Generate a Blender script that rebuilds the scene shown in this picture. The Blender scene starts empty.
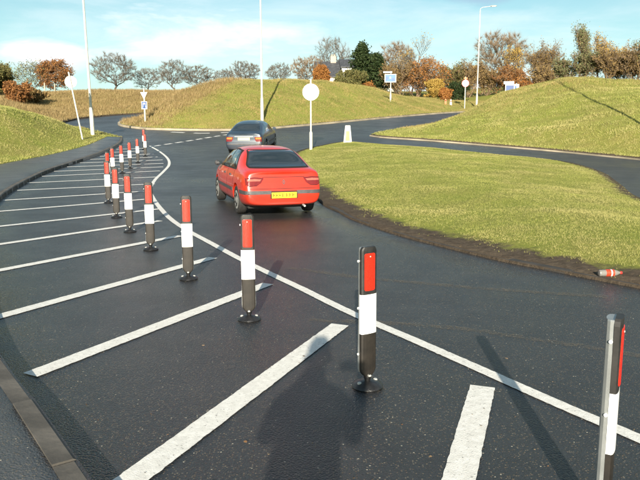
import bpy, bmesh, math, random
import numpy as np
from mathutils import Vector, Matrix, geometry
from mathutils.bvhtree import BVHTree

scene = bpy.context.scene
COL = scene.collection
R = math.radians
random.seed(7)

# ------------------------------------------------------------------ camera
cam_d = bpy.data.cameras.new('camera')
cam_d.sensor_width = 36.0
cam_d.angle = 2 * math.atan(320 / 665.0)
cam_d.clip_end = 6000
cam_d.clip_start = 0.02
cam = bpy.data.objects.new('camera', cam_d)
COL.objects.link(cam)
cam.location = (0, 0, 1.75)
cam.rotation_euler = (R(90 - 9.644), 0, 0)
scene.camera = cam
scene.render.resolution_x, scene.render.resolution_y = 1024, 768

# ------------------------------------------------------------------ light
SUN_EL = R(19.6)
SH_AZ = R(2.5)                      # shadows run this far right of straight ahead
sun_d = bpy.data.lights.new('sun', 'SUN')
sun_d.energy = 5.0
sun_d.angle = R(0.53)
sun_d.color = (1.0, 0.90, 0.74)
sun = bpy.data.objects.new('sun', sun_d)
COL.objects.link(sun)
ldir = Vector((math.sin(SH_AZ) * math.cos(SUN_EL), math.cos(SH_AZ) * math.cos(SUN_EL), -math.sin(SUN_EL)))
sun.rotation_euler = ldir.to_track_quat('-Z', 'Y').to_euler()
sun.location = (-2, -30, 20)

world = bpy.data.worlds.new('World')
scene.world = world
world.use_nodes = True
wn = world.node_tree
wn.nodes.clear()


def N(nt, t, **kw):
    n = nt.nodes.new(t)
    for k, v in kw.items():
        if k.startswith('i_'):
            key = k[2:]
            key = int(key) if key.isdigit() else key
            n.inputs[key].default_value = v
        else:
            setattr(n, k, v)
    return n


def mth(nt, op, a, b=None, clamp=False):
    n = nt.nodes.new('ShaderNodeMath')
    n.operation = op
    n.use_clamp = clamp
    for i, v in enumerate((a, b)):
        if v is None:
            continue
        if isinstance(v, (int, float)):
            n.inputs[i].default_value = v
        else:
            nt.links.new(v, n.inputs[i])
    return n.outputs[0]


def mixc(nt, fac, a, b, typ='MIX'):
    n = nt.nodes.new('ShaderNodeMix')
    n.data_type = 'RGBA'
    n.blend_type = typ
    n.clamp_factor = True
    for sock, v in ((n.inputs[0], fac), (n.inputs[6], a), (n.inputs[7], b)):
        if isinstance(v, (int, float)):
            sock.default_value = v
        elif isinstance(v, (tuple, list)):
            sock.default_value = (*v[:3], 1)
        else:
            nt.links.new(v, sock)
    return n.outputs[2]


def ramp(nt, fac, stops):
    n = nt.nodes.new('ShaderNodeMapRange')
    n.interpolation_type = 'SMOOTHSTEP'
    nt.links.new(fac, n.inputs[0])
    n.inputs[1].default_value, n.inputs[2].default_value = stops
    return n.outputs[0]


def sky_world():
    nt = wn
    sky = N(nt, 'ShaderNodeTexSky', sky_type='NISHITA', sun_disc=False)
    sky.sun_elevation = SUN_EL
    # the sun stands behind the camera: direction to sun is -ldir
    sky.sun_rotation = math.atan2(-ldir.x, -ldir.y)
    sky.air_density = 1.0
    sky.dust_density = 0.6
    sky.ozone_density = 1.4
    tc = N(nt, 'ShaderNodeTexCoord')
    sep = N(nt, 'ShaderNodeSeparateXYZ')
    nt.links.new(tc.outputs['Generated'], sep.inputs[0])
    # flat cloud deck: direction divided by height gives streaks that thin towards the horizon
    el = mth(nt, 'ARCSINE', sep.outputs[2])
    az = mth(nt, 'ARCTAN2', sep.outputs[0], sep.outputs[1])
    mp = N(nt, 'ShaderNodeMapping')
    mp.inputs['Scale'].default_value = (2.2, 2.2, 9.0)
    mp.inputs['Location'].default_value = (0.35, 0.0, 0.2)
    nt.links.new(tc.outputs['Generated'], mp.inputs[0])
    nz = N(nt, 'ShaderNodeTexNoise', i_Scale=2.1, i_Detail=7.0, i_Roughness=0.58, i_Distortion=0.35)
    nt.links.new(mp.outputs[0], nz.inputs['Vector'])
    veil = ramp(nt, nz.outputs[0], (0.36, 0.74))

    def blob(a0, e0, sa, se, inner=0.2):
        da = mth(nt, 'DIVIDE', mth(nt, 'SUBTRACT', az, a0), sa)
        de = mth(nt, 'DIVIDE', mth(nt, 'SUBTRACT', el, e0), se)
        r2 = mth(nt, 'ADD', mth(nt, 'MULTIPLY', da, da), mth(nt, 'MULTIPLY', de, de))
        d = mth(nt, 'SQRT', r2)
        wob = mth(nt, 'MULTIPLY', mth(nt, 'SUBTRACT', nz.outputs[0], 0.5), 2.6)
        d = mth(nt, 'ADD', d, wob)
        mr = nt.nodes.new('ShaderNodeMapRange')
        mr.interpolation_type = 'SMOOTHSTEP'
        nt.links.new(d, mr.inputs[0])
        mr.inputs[1].default_value, mr.inputs[2].default_value = 1.15, inner
        return mr.outputs[0]
    c1 = blob(R(-9), R(7.2), R(12), R(2.9))
    c2 = blob(R(-22), R(5.6), R(4.0), R(1.4))
    c3 = blob(R(8), R(3.4), R(20), R(2.2))
    cl = mth(nt, 'MAXIMUM', mth(nt, 'MAXIMUM', c1, c2), mth(nt, 'MULTIPLY', c3, 0.7))
    # low haze whitening towards the horizon, all round
    hz = nt.nodes.new('ShaderNodeMapRange')
    hz.interpolation_type = 'SMOOTHSTEP'
    nt.links.new(el, hz.inputs[0])
    hz.inputs[1].default_value, hz.inputs[2].default_value = R(15), R(1)
    hz.inputs[3].default_value, hz.inputs[4].default_value = 0.0, 0.85
    m = mth(nt, 'MAXIMUM', cl, mth(nt, 'MULTIPLY', veil, 0.38))
    tint = mixc(nt, 1.0, sky.outputs[0], (0.84, 1.10, 1.0), 'MULTIPLY')
    hazy = mixc(nt, mth(nt, 'MULTIPLY', hz.outputs[0], 0.6), tint, (6.2, 8.8, 9.4))
    out = mixc(nt, m, hazy, (9.6, 10.0, 10.2))
    dk = blob(R(12.6), R(10.6), R(2.6), R(1.0))
    out = mixc(nt, mth(nt, 'MULTIPLY', dk, 0.55), out, (3.6, 4.6, 6.4))
    bg = N(nt, 'ShaderNodeBackground', i_Strength=0.055)
    nt.links.new(out, bg.inputs[0])
    o = N(nt, 'ShaderNodeOutputWorld')
    nt.links.new(bg.outputs[0], o.inputs[0])


sky_world()
vs = scene.view_settings
vs.view_transform = 'Standard'
vs.look = 'None'
vs.exposure = 1.12
vs.gamma = 1
vs.use_curve_mapping = False


# ------------------------------------------------------------------ materials
def new_mat(name):
    m = bpy.data.materials.new(name)
    m.use_nodes = True
    nt = m.node_tree
    b = nt.nodes['Principled BSDF']
    return m, nt, b


def setp(b, **kw):
    names = {'rough': 'Roughness', 'metal': 'Metallic', 'spec': 'Specular IOR Level', 'coat': 'Coat Weight',
             'coat_rough': 'Coat Roughness', 'trans': 'Transmission Weight', 'alpha': 'Alpha', 'sss': 'Subsurface Weight'}
    for k, v in kw.items():
        b.inputs[names[k]].default_value = v


def noise(nt, scale, detail=4, rough=0.55, vec=None, dist=0.0, dim='3D'):
    n = N(nt, 'ShaderNodeTexNoise', i_Scale=scale, i_Detail=float(detail), i_Roughness=rough, i_Distortion=dist)
    if vec is None:
        tc = N(nt, 'ShaderNodeTexCoord')
        vec = tc.outputs['Object']
    nt.links.new(vec, n.inputs['Vector'])
    return n.outputs[0]


def bump(nt, b, h, dist=0.01, strength=0.5):
    n = N(nt, 'ShaderNodeBump', i_Strength=strength, i_Distance=dist)
    nt.links.new(h, n.inputs['Height'])
    nt.links.new(n.outputs[0], b.inputs['Normal'])


def simple(name, col, rough=0.5, var=0.25, scale=6.0, bmp=0.0, **kw):
    """colour with mottled wear, two noise octaves"""
    m, nt, b = new_mat(name)
    f = noise(nt, scale, 5)
    f = ramp(nt, f, (0.3, 0.72))
    c = mixc(nt, f, tuple(x * (1 - var) for x in col), tuple(min(1, x * (1 + var)) for x in col))
    nt.links.new(c, b.inputs['Base Color'])
    setp(b, rough=rough, **kw)
    if bmp:
        bump(nt, b, noise(nt, scale * 8, 4), bmp, 0.6)
    return m


M = {}


def asphalt(name, tint, rough0, rough1):
    m, nt, b = new_mat(name)
    tc = N(nt, 'ShaderNodeTexCoord')
    P = tc.outputs['Object']
    big = ramp(nt, noise(nt, 0.22, 4, vec=P), (0.34, 0.66))
    mid = ramp(nt, noise(nt, 1.7, 5, vec=P), (0.3, 0.7))
    fine = noise(nt, 90, 3, 0.7, vec=P)
    grit = ramp(nt, noise(nt, 38, 3, 0.75, vec=P), (0.52, 0.72))
    base = mixc(nt, big, tuple(t * 0.72 for t in tint), tuple(t * 1.18 for t in tint))
    base = mixc(nt, mth(nt, 'MULTIPLY', mid, 0.45), base, tuple(t * 0.62 for t in tint))
    # exposed brown and pale stone in the wearing course
    st = N(nt, 'ShaderNodeTexVoronoi', i_Scale=85.0, i_Randomness=1.0)
    nt.links.new(P, st.inputs['Vector'])
    sepc = N(nt, 'ShaderNodeSeparateColor')
    nt.links.new(st.outputs['Color'], sepc.inputs[0])
    near = mth(nt, 'LESS_THAN', st.outputs['Distance'], 0.42)
    pick = mth(nt, 'MULTIPLY', near, mth(nt, 'GREATER_THAN', sepc.outputs[0], 0.76))
    stone = mixc(nt, sepc.outputs[1], (0.085, 0.055, 0.03), (0.19, 0.16, 0.12))
    base = mixc(nt, mth(nt, 'MULTIPLY', pick, 0.8), base, stone)
    pale = mth(nt, 'MULTIPLY', near, mth(nt, 'GREATER_THAN', sepc.outputs[2], 0.996))
    base = mixc(nt, mth(nt, 'MULTIPLY', pale, 0.9), base, (0.42, 0.38, 0.30))
    base = mixc(nt, mth(nt, 'MULTIPLY', grit, 0.35), base, tuple(t * 1.7 for t in tint))
    nt.links.new(base, b.inputs['Base Color'])
    rr = nt.nodes.new('ShaderNodeMapRange')
    nt.links.new(mth(nt, 'ADD', mth(nt, 'MULTIPLY', big, 0.7), mth(nt, 'MULTIPLY', mid, 0.3)), rr.inputs[0])
    rr.inputs[3].default_value, rr.inputs[4].default_value = rough0, rough1
    nt.links.new(rr.outputs[0], b.inputs['Roughness'])
    setp(b, spec=0.5)
    hgt = mth(nt, 'ADD', mth(nt, 'MULTIPLY', fine, 0.6), mth(nt, 'SUBTRACT', 0.5, st.outputs['Distance']))
    bump(nt, b, hgt, 0.008, 0.75)
    # standing damp in the gutter
    wt = N(nt, 'ShaderNodeAttribute', attribute_name='wet')
    wf = mth(nt, 'MULTIPLY', wt.outputs['Fac'], ramp(nt, noise(nt, 1.3, 4, vec=P), (0.25, 0.6)))
    r2 = nt.nodes.new('ShaderNodeMix')
    r2.data_type = 'FLOAT'
    nt.links.new(wf, r2.inputs[0])
    nt.links.new(rr.outputs[0], r2.inputs[2])
    r2.inputs[3].default_value = 0.12
    nt.links.new(r2.outputs[0], b.inputs['Roughness'])
    return m


M['asphalt'] = asphalt('asphalt', (0.029, 0.031, 0.0345), 0.26, 0.46)
M['footway'] = asphalt('footway_asphalt', (0.075, 0.077, 0.082), 0.28, 0.46)


def paint():
    m, nt, b = new_mat('road_paint')
    f = ramp(nt, noise(nt, 16, 6, 0.7), (0.35, 0.7))
    c = mixc(nt, f, (0.62, 0.61, 0.57), (0.76, 0.75, 0.71))
    chips = ramp(nt, noise(nt, 48, 6, 0.74), (0.58, 0.66))
    c = mixc(nt, mth(nt, 'MULTIPLY', chips, 0.8), c, (0.09, 0.085, 0.08))
    nt.links.new(c, b.inputs['Base Color'])
    setp(b, rough=0.55)
    bump(nt, b, noise(nt, 120, 3), 0.004, 0.6)
    return m


M['paint'] = paint()


def grass_ground(name, hill):
    m, nt, b = new_mat(name)
    tc = N(nt, 'ShaderNodeTexCoord')
    P = tc.outputs['Object']
    at = N(nt, 'ShaderNodeAttribute', attribute_name='edge')
    big = ramp(nt, noise(nt, 0.16, 5, vec=P), (0.36, 0.66))
    mid = ramp(nt, noise(nt, 0.9, 6, 0.65, vec=P), (0.34, 0.68))
    fin = ramp(nt, noise(nt, 9, 6, 0.7, vec=P), (0.3, 0.72))
    g1, g2 = (0.27, 0.30, 0.055), (0.17, 0.21, 0.035)
    straw = (0.31, 0.25, 0.09)
    c = mixc(nt, fin, g2, g1)
    c = mixc(nt, mth(nt, 'MULTIPLY', mid, 0.5 if hill else 0.35), c, straw)
    c = mixc(nt, mth(nt, 'MULTIPLY', big, 0.3 if hill else 0.15), c, (0.27, 0.21, 0.07))
    if hill:
        dry = N(nt, 'ShaderNodeAttribute', attribute_name='dry')
        c = mixc(nt, mth(nt, 'MULTIPLY', dry.outputs['Fac'], 0.85), c, mixc(nt, fin, (0.22, 0.15, 0.055), (0.40, 0.29, 0.12)))
    # bare soil along the kerb, ragged inner edge
    wob = mth(nt, 'MULTIPLY', mth(nt, 'SUBTRACT', noise(nt, 2.2, 6, 0.7, vec=P), 0.5), 0.9)
    e = mth(nt, 'ADD', at.outputs['Fac'], wob)
    mr = nt.nodes.new('ShaderNodeMapRange')
    mr.interpolation_type = 'SMOOTHSTEP'
    nt.links.new(e, mr.inputs[0])
    mr.inputs[1].default_value, mr.inputs[2].default_value = (0.66, 0.42) if not hill else (0.35, 0.1)
    soil = mixc(nt, fin, (0.060, 0.046, 0.033), (0.12, 0.094, 0.068))
    c = mixc(nt, mr.outputs[0], c, soil)
    nt.links.new(c, b.inputs['Base Color'])
    setp(b, rough=0.9, spec=0.15)
    bump(nt, b, mth(nt, 'ADD', noise(nt, 14, 6, 0.75, vec=P), mth(nt, 'MULTIPLY', mid, 0.6)), 0.10, 0.8)
    return m


M['turf'] = grass_ground('island_turf', False)
M['hill'] = grass_ground('hill_grass', True)


def foliage(name, cols, rough=0.7, trans=0.25, scale=2.0, patch=None):
    """leaf colour picked per loose face island"""
    m, nt, b = new_mat(name)
    g = N(nt, 'ShaderNodeNewGeometry')
    rp = N(nt, 'ShaderNodeValToRGB')
    nt.links.new(g.outputs['Random Per Island'], rp.inputs[0])
    el = rp.color_ramp.elements
    while len(el) < len(cols):
        el.new(0.5)
    for i, c in enumerate(cols):
        el[i].position = i / max(1, len(cols) - 1)
        el[i].color = (*c, 1)
    v = ramp(nt, noise(nt, scale, 3), (0.3, 0.7))
    c = mixc(nt, mth(nt, 'MULTIPLY', v, 0.45), rp.outputs[0], tuple(x * 0.55 for x in cols[0]))
    if patch:
        v2 = ramp(nt, noise(nt, scale * .55, 5, .65), (0.42, 0.66))
        c = mixc(nt, mth(nt, 'MULTIPLY', v2, 0.7), c, patch)
    nt.links.new(c, b.inputs['Base Color'])
    setp(b, rough=rough, spec=0.25)
    if trans:
        tb = N(nt, 'ShaderNodeBsdfTranslucent')
        nt.links.new(c, tb.inputs[0])
        mx = N(nt, 'ShaderNodeMixShader', i_0=trans)
        nt.links.new(b.outputs[0], mx.inputs[1])
        nt.links.new(tb.outputs[0], mx.inputs[2])
        nt.links.new(mx.outputs[0], nt.nodes['Material Output'].inputs[0])
    return m


M['blade'] = foliage('grass_blades', [(0.25, 0.29, 0.065), (0.34, 0.36, 0.085), (0.41, 0.40, 0.12), (0.46, 0.41, 0.18)], 0.6, 0.3, 0.8, (0.50, 0.43, 0.19))
M['blade_dry'] = foliage('rough_grass_blades', [(0.18, 0.20, 0.055), (0.27, 0.265, 0.075), (0.36, 0.30, 0.10), (0.45, 0.36, 0.16)], 0.7, 0.3, 0.6, (0.42, 0.31, 0.13))
M['blade_straw'] = foliage('straw_grass_blades', [(0.24, 0.165, 0.07), (0.34, 0.25, 0.115), (0.44, 0.34, 0.17)], 0.7, 0.3, 0.5)
M['bark'] = simple('bark', (0.075, 0.062, 0.05), 0.9, 0.35, 5, 0.02)
M['twig_grey'] = simple('twigs_grey', (0.13, 0.115, 0.095), 0.9, 0.3, 0.8)
M['twig_brown'] = simple('twigs_brown', (0.20, 0.14, 0.085), 0.9, 0.35, 0.8)
M['leaf_orange'] = foliage('leaf_orange', [(0.28, 0.12, 0.04), (0.40, 0.17, 0.045), (0.48, 0.24, 0.06)])
M['leaf_rust'] = foliage('leaf_rust', [(0.20, 0.09, 0.035), (0.31, 0.14, 0.045), (0.40, 0.20, 0.07)])
M['leaf_yellow'] = foliage('leaf_yellow', [(0.36, 0.22, 0.05), (0.46, 0.31, 0.07), (0.52, 0.38, 0.11)])
M['leaf_brown'] = foliage('leaf_brown', [(0.17, 0.115, 0.05), (0.27, 0.18, 0.07), (0.36, 0.25, 0.10)])
M['leaf_olive'] = foliage('leaf_olive', [(0.10, 0.11, 0.04), (0.17, 0.165, 0.055), (0.26, 0.22, 0.08)])
M['leaf_greygreen'] = foliage('leaf_greygreen', [(0.12, 0.14, 0.06), (0.20, 0.21, 0.10), (0.29, 0.26, 0.11)])
M['leaf_dark'] = foliage('leaf_dark', [(0.018, 0.035, 0.012), (0.035, 0.06, 0.018), (0.06, 0.085, 0.028)])

M['kerb'] = simple('kerb_concrete', (0.085, 0.077, 0.066), 0.75, 0.4, 3, 0.006)
M['kerb_dark'] = simple('kerb_soiled', (0.034, 0.029, 0.024), 0.8, 0.4, 4, 0.006)
M['kerb_pale'] = simple('kerb_pale', (0.30, 0.26, 0.19), 0.8, 0.3, 0.8, 0.006)
M['galv'] = simple('galvanised_steel', (0.50, 0.50, 0.47), 0.5, 0.15, 3, 0, metal=0.25)
M['galv_white'] = simple('pale_steel', (0.50, 0.49, 0.43), 0.55, 0.12, 3)
M['alu'] = simple('aluminium_back', (0.30, 0.315, 0.315), 0.38, 0.12, 12, 0, metal=0.5)
M['white_plastic'] = simple('white_plastic', (0.78, 0.78, 0.76), 0.4, 0.06, 9)
M['black_plastic'] = simple('black_plastic', (0.018, 0.017, 0.016), 0.55, 0.4, 14)
M['dirty_black'] = simple('dusty_black_plastic', (0.014, 0.011, 0.008), 0.6, 0.45, 10)
M['rubber'] = simple('black_rubber', (0.014, 0.014, 0.015), 0.32, 0.4, 20, 0.004)


def reflector():
    m, nt, b = new_mat('red_reflector')
    tc = N(nt, 'ShaderNodeTexCoord')
    v = N(nt, 'ShaderNodeTexVoronoi', i_Scale=130.0)
    nt.links.new(tc.outputs['Object'], v.inputs['Vector'])
    c = mixc(nt, v.outputs['Distance'], (0.80, 0.030, 0.012), (0.62, 0.018, 0.008))
    nt.links.new(c, b.inputs['Base Color'])
    setp(b, rough=0.28, spec=0.5)
    bump(nt, b, v.outputs['Distance'], 0.002, 0.3)
    return m


M['reflector'] = reflector()
M['sign_white'] = simple('sign_white', (0.80, 0.79, 0.77), 0.35, 0.05, 4)
M['sign_blue'] = simple('sign_blue', (0.006, 0.05, 0.20), 0.35, 0.12, 4)
M['sign_paleblue'] = simple('sign_pale_blue', (0.006, 0.10, 0.28), 0.35, 0.12, 4)
M['sign_red'] = simple('sign_red', (0.62, 0.04, 0.03), 0.35, 0.1, 4)
M['orange'] = simple('orange_plastic', (0.62, 0.16, 0.05), 0.5, 0.12, 6)


# ------------------------------------------------------------------ mesh helpers
def link(o, parent=None):
    COL.objects.link(o)
    if parent is not None:
        o.parent = parent
    return o


def mesh_obj(name, verts, faces, mat, parent=None, smooth=False):
    me = bpy.data.meshes.new(name)
    me.from_pydata([tuple(v) for v in verts], [], faces)
    me.materials.append(mat)
    if smooth:
        me.shade_smooth()
    me.update()
    return link(bpy.data.objects.new(name, me), parent)


def tri_mesh(name, V, T, mat, parent=None):
    """V (n,3) float, T (m,3) int numpy -> object, fast"""
    me = bpy.data.meshes.new(name)
    V = np.ascontiguousarray(V, dtype=np.float32)
    T = np.ascontiguousarray(T, dtype=np.int32)
    me.vertices.add(len(V))
    me.vertices.foreach_set('co', V.ravel())
    me.loops.add(T.size)
    me.loops.foreach_set('vertex_index', T.ravel())
    me.polygons.add(len(T))
    me.polygons.foreach_set('loop_start', np.arange(0, T.size, 3, dtype=np.int32))
    me.polygons.foreach_set('loop_total', np.full(len(T), 3, dtype=np.int32))
    me.update(calc_edges=True)
    me.validate()
    me.materials.append(mat)
    return link(bpy.data.objects.new(name, me), parent)


class MB:
    def __init__(s):
        s.v, s.f = [], []

    def add(s, vs_, fs_):
        o = len(s.v)
        s.v += [tuple(v) for v in vs_]
        s.f += [tuple(i + o for i in f) for f in fs_]
        return s

    def box(s, c, d, rz=0.0, rx=0.0):
        x, y, z = (k / 2 for k in d)
        m = Matrix.Translation(c) @ Matrix.Rotation(rz, 4, 'Z') @ Matrix.Rotation(rx, 4, 'X')
        vs_ = [m @ Vector((a * x, b * y, e * z)) for a in (-1, 1) for b in (-1, 1) for e in (-1, 1)]
        return s.add(vs_, [(0, 1, 3, 2), (4, 6, 7, 5), (0, 4, 5, 1), (2, 3, 7, 6), (0, 2, 6, 4), (1, 5, 7, 3)])

    def tube(s, pts, rad, n=8, cap=True):
        pts = [Vector(p) for p in pts]
        rings, base = [], len(s.v)
        for i, p in enumerate(pts):
            t = (pts[min(i + 1, len(pts) - 1)] - pts[max(i - 1, 0)]).normalized()
            u = t.orthogonal().normalized() if i == 0 else (u - t * u.dot(t)).normalized()
            w = t.cross(u)
            r = rad[i] if isinstance(rad, (list, tuple)) else rad
            for k in range(n):
                a = 2 * math.pi * k / n
                s.v.append(tuple(p + (u * math.cos(a) + w * math.sin(a)) * r))
        for i in range(len(pts) - 1):
            for k in range(n):
                a, b = base + i * n + k, base + i * n + (k + 1) % n
                s.f.append((a, b, b + n, a + n))
        if cap:
            s.f.append(tuple(base + k for k in reversed(range(n))))
            s.f.append(tuple(base + (len(pts) - 1) * n + k for k in range(n)))
        return s

    def lathe(s, prof_, n=24, c=(0, 0, 0), axis='Z'):
        base = len(s.v)
        for r, h in prof_:
            for k in range(n):
                a = 2 * math.pi * k / n
                p = (r * math.cos(a), r * math.sin(a), h)
                if axis == 'X':
                    p = (p[2], p[0], p[1])
                elif axis == 'Y':
                    p = (p[0], p[2], p[1])
                s.v.append((p[0] + c[0], p[1] + c[1], p[2] + c[2]))
        for i in range(len(prof_) - 1):
            for k in range(n):
                a, b = base + i * n + k, base + i * n + (k + 1) % n
                s.f.append((a, b, b + n, a + n))
        s.f.append(tuple(base + k for k in reversed(range(n))))
        s.f.append(tuple(base + (len(prof_) - 1) * n + k for k in range(n)))
        return s

    def prism(s, poly, y0, y1):
        """polygon in (x, z) extruded along y"""
        n = len(poly)
        return s.add([(x, y0, z) for x, z in poly] + [(x, y1, z) for x, z in poly],
                     [tuple(range(n)), tuple(reversed(range(n, 2 * n)))] +
                     [(i, i + n, (i + 1) % n + n, (i + 1) % n) for i in range(n)])

    def build(s, name, mat, parent=None, smooth=False, bevel=0.0):
        me = bpy.data.meshes.new(name)
        me.from_pydata(s.v, [], s.f)
        bm = bmesh.new()
        bm.from_mesh(me)
        bmesh.ops.recalc_face_normals(bm, faces=bm.faces)
        if bevel:
            es = [e for e in bm.edges if len(e.link_faces) == 2 and e.calc_face_angle(0) > 0.6]
            bmesh.ops.bevel(bm, geom=es, offset=bevel, segments=2, affect='EDGES', clamp_overlap=True)
        bm.to_mesh(me)
        bm.free()
        me.materials.append(mat)
        if smooth:
            me.shade_smooth()
            if hasattr(me, 'set_sharp_from_angle'):
                me.set_sharp_from_angle(angle=R(40))
        return link(bpy.data.objects.new(name, me), parent)


def empty(name, loc=(0, 0, 0), rz=0.0):
    o = bpy.data.objects.new(name, None)
    o.empty_display_size = 0.2
    o.location = loc
    o.rotation_euler = (0, 0, rz)
    return link(o)


def tag(o, label=None, cat=None, group=None, kind=None):
    if label:
        o['label'] = label
    if cat:
        o['category'] = cat
    if group:
        o['group'] = group
    if kind:
        o['kind'] = kind
    return o


def copy_tree(o, parent=None):
    c = o.copy()
    COL.objects.link(c)
    c.parent = parent
    for ch in list(o.children):
        copy_tree(ch, c)
    return c


# ------------------------------------------------------------------ terrain
PY = [-60, 0, 10, 15, 20, 25, 29, 33, 38, 45, 55, 65, 80, 120, 200, 400]
PZ = [0, 0, 0, 0, .07, .23, .43, .70, 1.09, 1.68, 2.38, 3.0, 3.8, 5.2, 7.0, 9.0]
_ys = np.arange(-60, 400, .25)
_zs = np.convolve(np.pad(np.interp(_ys, PY, PZ), 8, 'edge'), np.ones(17) / 17, 'valid')


def prof(y):
    """height of the road surface: it climbs away from the camera"""
    return np.interp(y, _ys, _zs)


def crom(pts, step=0.5, closed=False):
    P = [np.array(p, float) for p in pts]
    n = len(P)
    out = []
    for i in range(n if closed else n - 1):
        if closed:
            a, b, c, d = P[(i - 1) % n], P[i], P[(i + 1) % n], P[(i + 2) % n]
        else:
            a, b, c, d = P[max(i - 1, 0)], P[i], P[i + 1], P[min(i + 2, n - 1)]
        L = np.linalg.norm(c - b)
        m = max(1, int(L / step))
        ta = max(np.linalg.norm(b - a), 1e-6) ** .5
        tb = max(L, 1e-6) ** .5
        tc_ = max(np.linalg.norm(d - c), 1e-6) ** .5
        m1 = (c - b) + tb * ((b - a) / ta - (c - a) / (ta + tb)) if np.linalg.norm(b - a) > 1e-6 else (c - b)
        m2 = (c - b) + tb * ((d - c) / tc_ - (d - b) / (tb + tc_)) if np.linalg.norm(d - c) > 1e-6 else (c - b)
        for k in range(m):
            t = k / m
            h1, h2 = 2 * t ** 3 - 3 * t ** 2 + 1, -2 * t ** 3 + 3 * t ** 2
            out.append(h1 * b + h2 * c + (t ** 3 - 2 * t ** 2 + t) * m1 + (t ** 3 - t ** 2) * m2)
    if not closed:
        out.append(P[-1])
    return np.array(out)


KERB_L = [(7, -16), (4.6, -8), (2.6, -3.2), (1.2, -.3), (.1, 1.25), (-1.21, 3.1), (-1.7, 3.79), (-2.38, 4.72), (-4.3, 8.2),
          (-6.1, 12), (-7.62, 15.76), (-8.79, 19.82), (-9.53, 23.55), (-9.78, 26.68), (-9.94, 30.56), (-10.4, 35.0), (-11.1, 37.9)]
LEFT_OUT = [(-12.3, 39.6), (-14.6, 42.9), (-18.3, 48), (-19.5, 53.9), (-19.2, 58.6), (-18.2, 62.5), (-16.2, 66), (-12, 72), (-5, 80), (4, 90)]
LEFT_IN = [(8, 86), (-1, 76), (-8, 69), (-12.5, 64), (-14.6, 58.6), (-15, 53), (-14.6, 49.4), (-13.3, 46.2)]
MOUND = [(-11.2, 43.95), (-8.3, 43.2), (-5.7, 43.2), (-3.9, 43.95), (-2.05, 46), (.36, 49.1), (3.14, 53.1), (7.48, 59.5), (12.9, 67.3), (20, 77), (30, 90), (42, 103)]
RIGHT_NEAR = [(47, 98), (36, 85), (26, 73), (18, 62.5), (11, 52), (6.5, 45.5), (3.8, 41.5)]
PATH_FAR = [(3.0, 39.6), (3.5, 38.7), (6.0, 36.8), (8.67, 34.2), (11.26, 31.4), (12.4, 29.7), (13.4, 28.06), (14.2, 25), (14.2, 20), (14, 14), (14.6, 8), (16.5, 2), (20, -7), (25, -16)]
ISL_TOP = [(-1.3, 29), (-.95, 31.9), (0, 34.2), (1.35, 36.1), (4.08, 34.2), (6.27, 32.3), (8.1, 30.1), (9.65, 28.06), (10.05, 26.87), (9.89, 23.55), (8.82, 19.54), (7.81, 16.17), (7.6, 13), (8.2, 10), (9, 7.6), (9, 6.4), (7.6, 5.6), (5.5, 5.75)]
ISL_BOT = [(4.2, 6.45), (3.51, 7.1), (3.23, 7.48), (2.84, 8.02), (2.38, 8.64), (1.89, 9.52), (1.3, 10.69), (.58, 12.72), (.40, 13.62), (.10, 14.81), (-.25, 17.5), (-.95, 22), (-1.3, 26)]
GRASS_L = [(-12.1, 38.3), (-11.65, 33.26), (-11.81, 29.3), (-12.1, 25.34), (-11.2, 19), (-9.6, 13), (-7.5, 8), (-5.3, 4), (-3.5, .5), (-1.5, -4), (.5, -9), (3, -16)]

c_kl = crom(KERB_L, .45)
c_lo = crom([KERB_L[-1]] + LEFT_OUT, .9)
c_li = crom(LEFT_IN + MOUND[:1], .8)
c_mo = crom(MOUND, .8)
c_rn = crom(RIGHT_NEAR + PATH_FAR[:1], 1.0)
c_pf = crom(PATH_FAR, .6)
road_poly = np.vstack([c_kl[:-1], c_lo, c_li[:-1], c_mo, c_rn[:-1], c_pf])
isl_poly = crom(ISL_TOP + ISL_BOT, .35, True)
c_gl = crom(GRASS_L, .7)
pave_poly = np.vstack([c_kl, c_gl])


def inpoly(x, y, poly):
    x, y = np.asarray(x), np.asarray(y)
    r = np.zeros(x.shape, bool)
    px, py = poly[:, 0], poly[:, 1]
    for i in range(len(poly)):
        j = i - 1
        c = ((py[i] > y) != (py[j] > y))
        den = py[j] - py[i]
        if den == 0:
            continue
        r ^= c & (x < (px[j] - px[i]) * (y - py[i]) / den + px[i])
    return r


def pdist(x, y, poly, closed=True):
    x, y = np.asarray(x, float), np.asarray(y, float)
    d = np.full(x.shape, 1e9)
    n = len(poly)
    for i in range(n if closed else n - 1):
        a, b = poly[i], poly[(i + 1) % n]
        e = b - a
        L = max(e @ e, 1e-9)
        t = np.clip(((x - a[0]) * e[0] + (y - a[1]) * e[1]) / L, 0, 1)
        d = np.minimum(d, (x - a[0] - t * e[0]) ** 2 + (y - a[1] - t * e[1]) ** 2)
    return np.sqrt(d)


def sstep(t):
    t = np.clip(t, 0, 1)
    return t * t * (3 - 2 * t)


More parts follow.
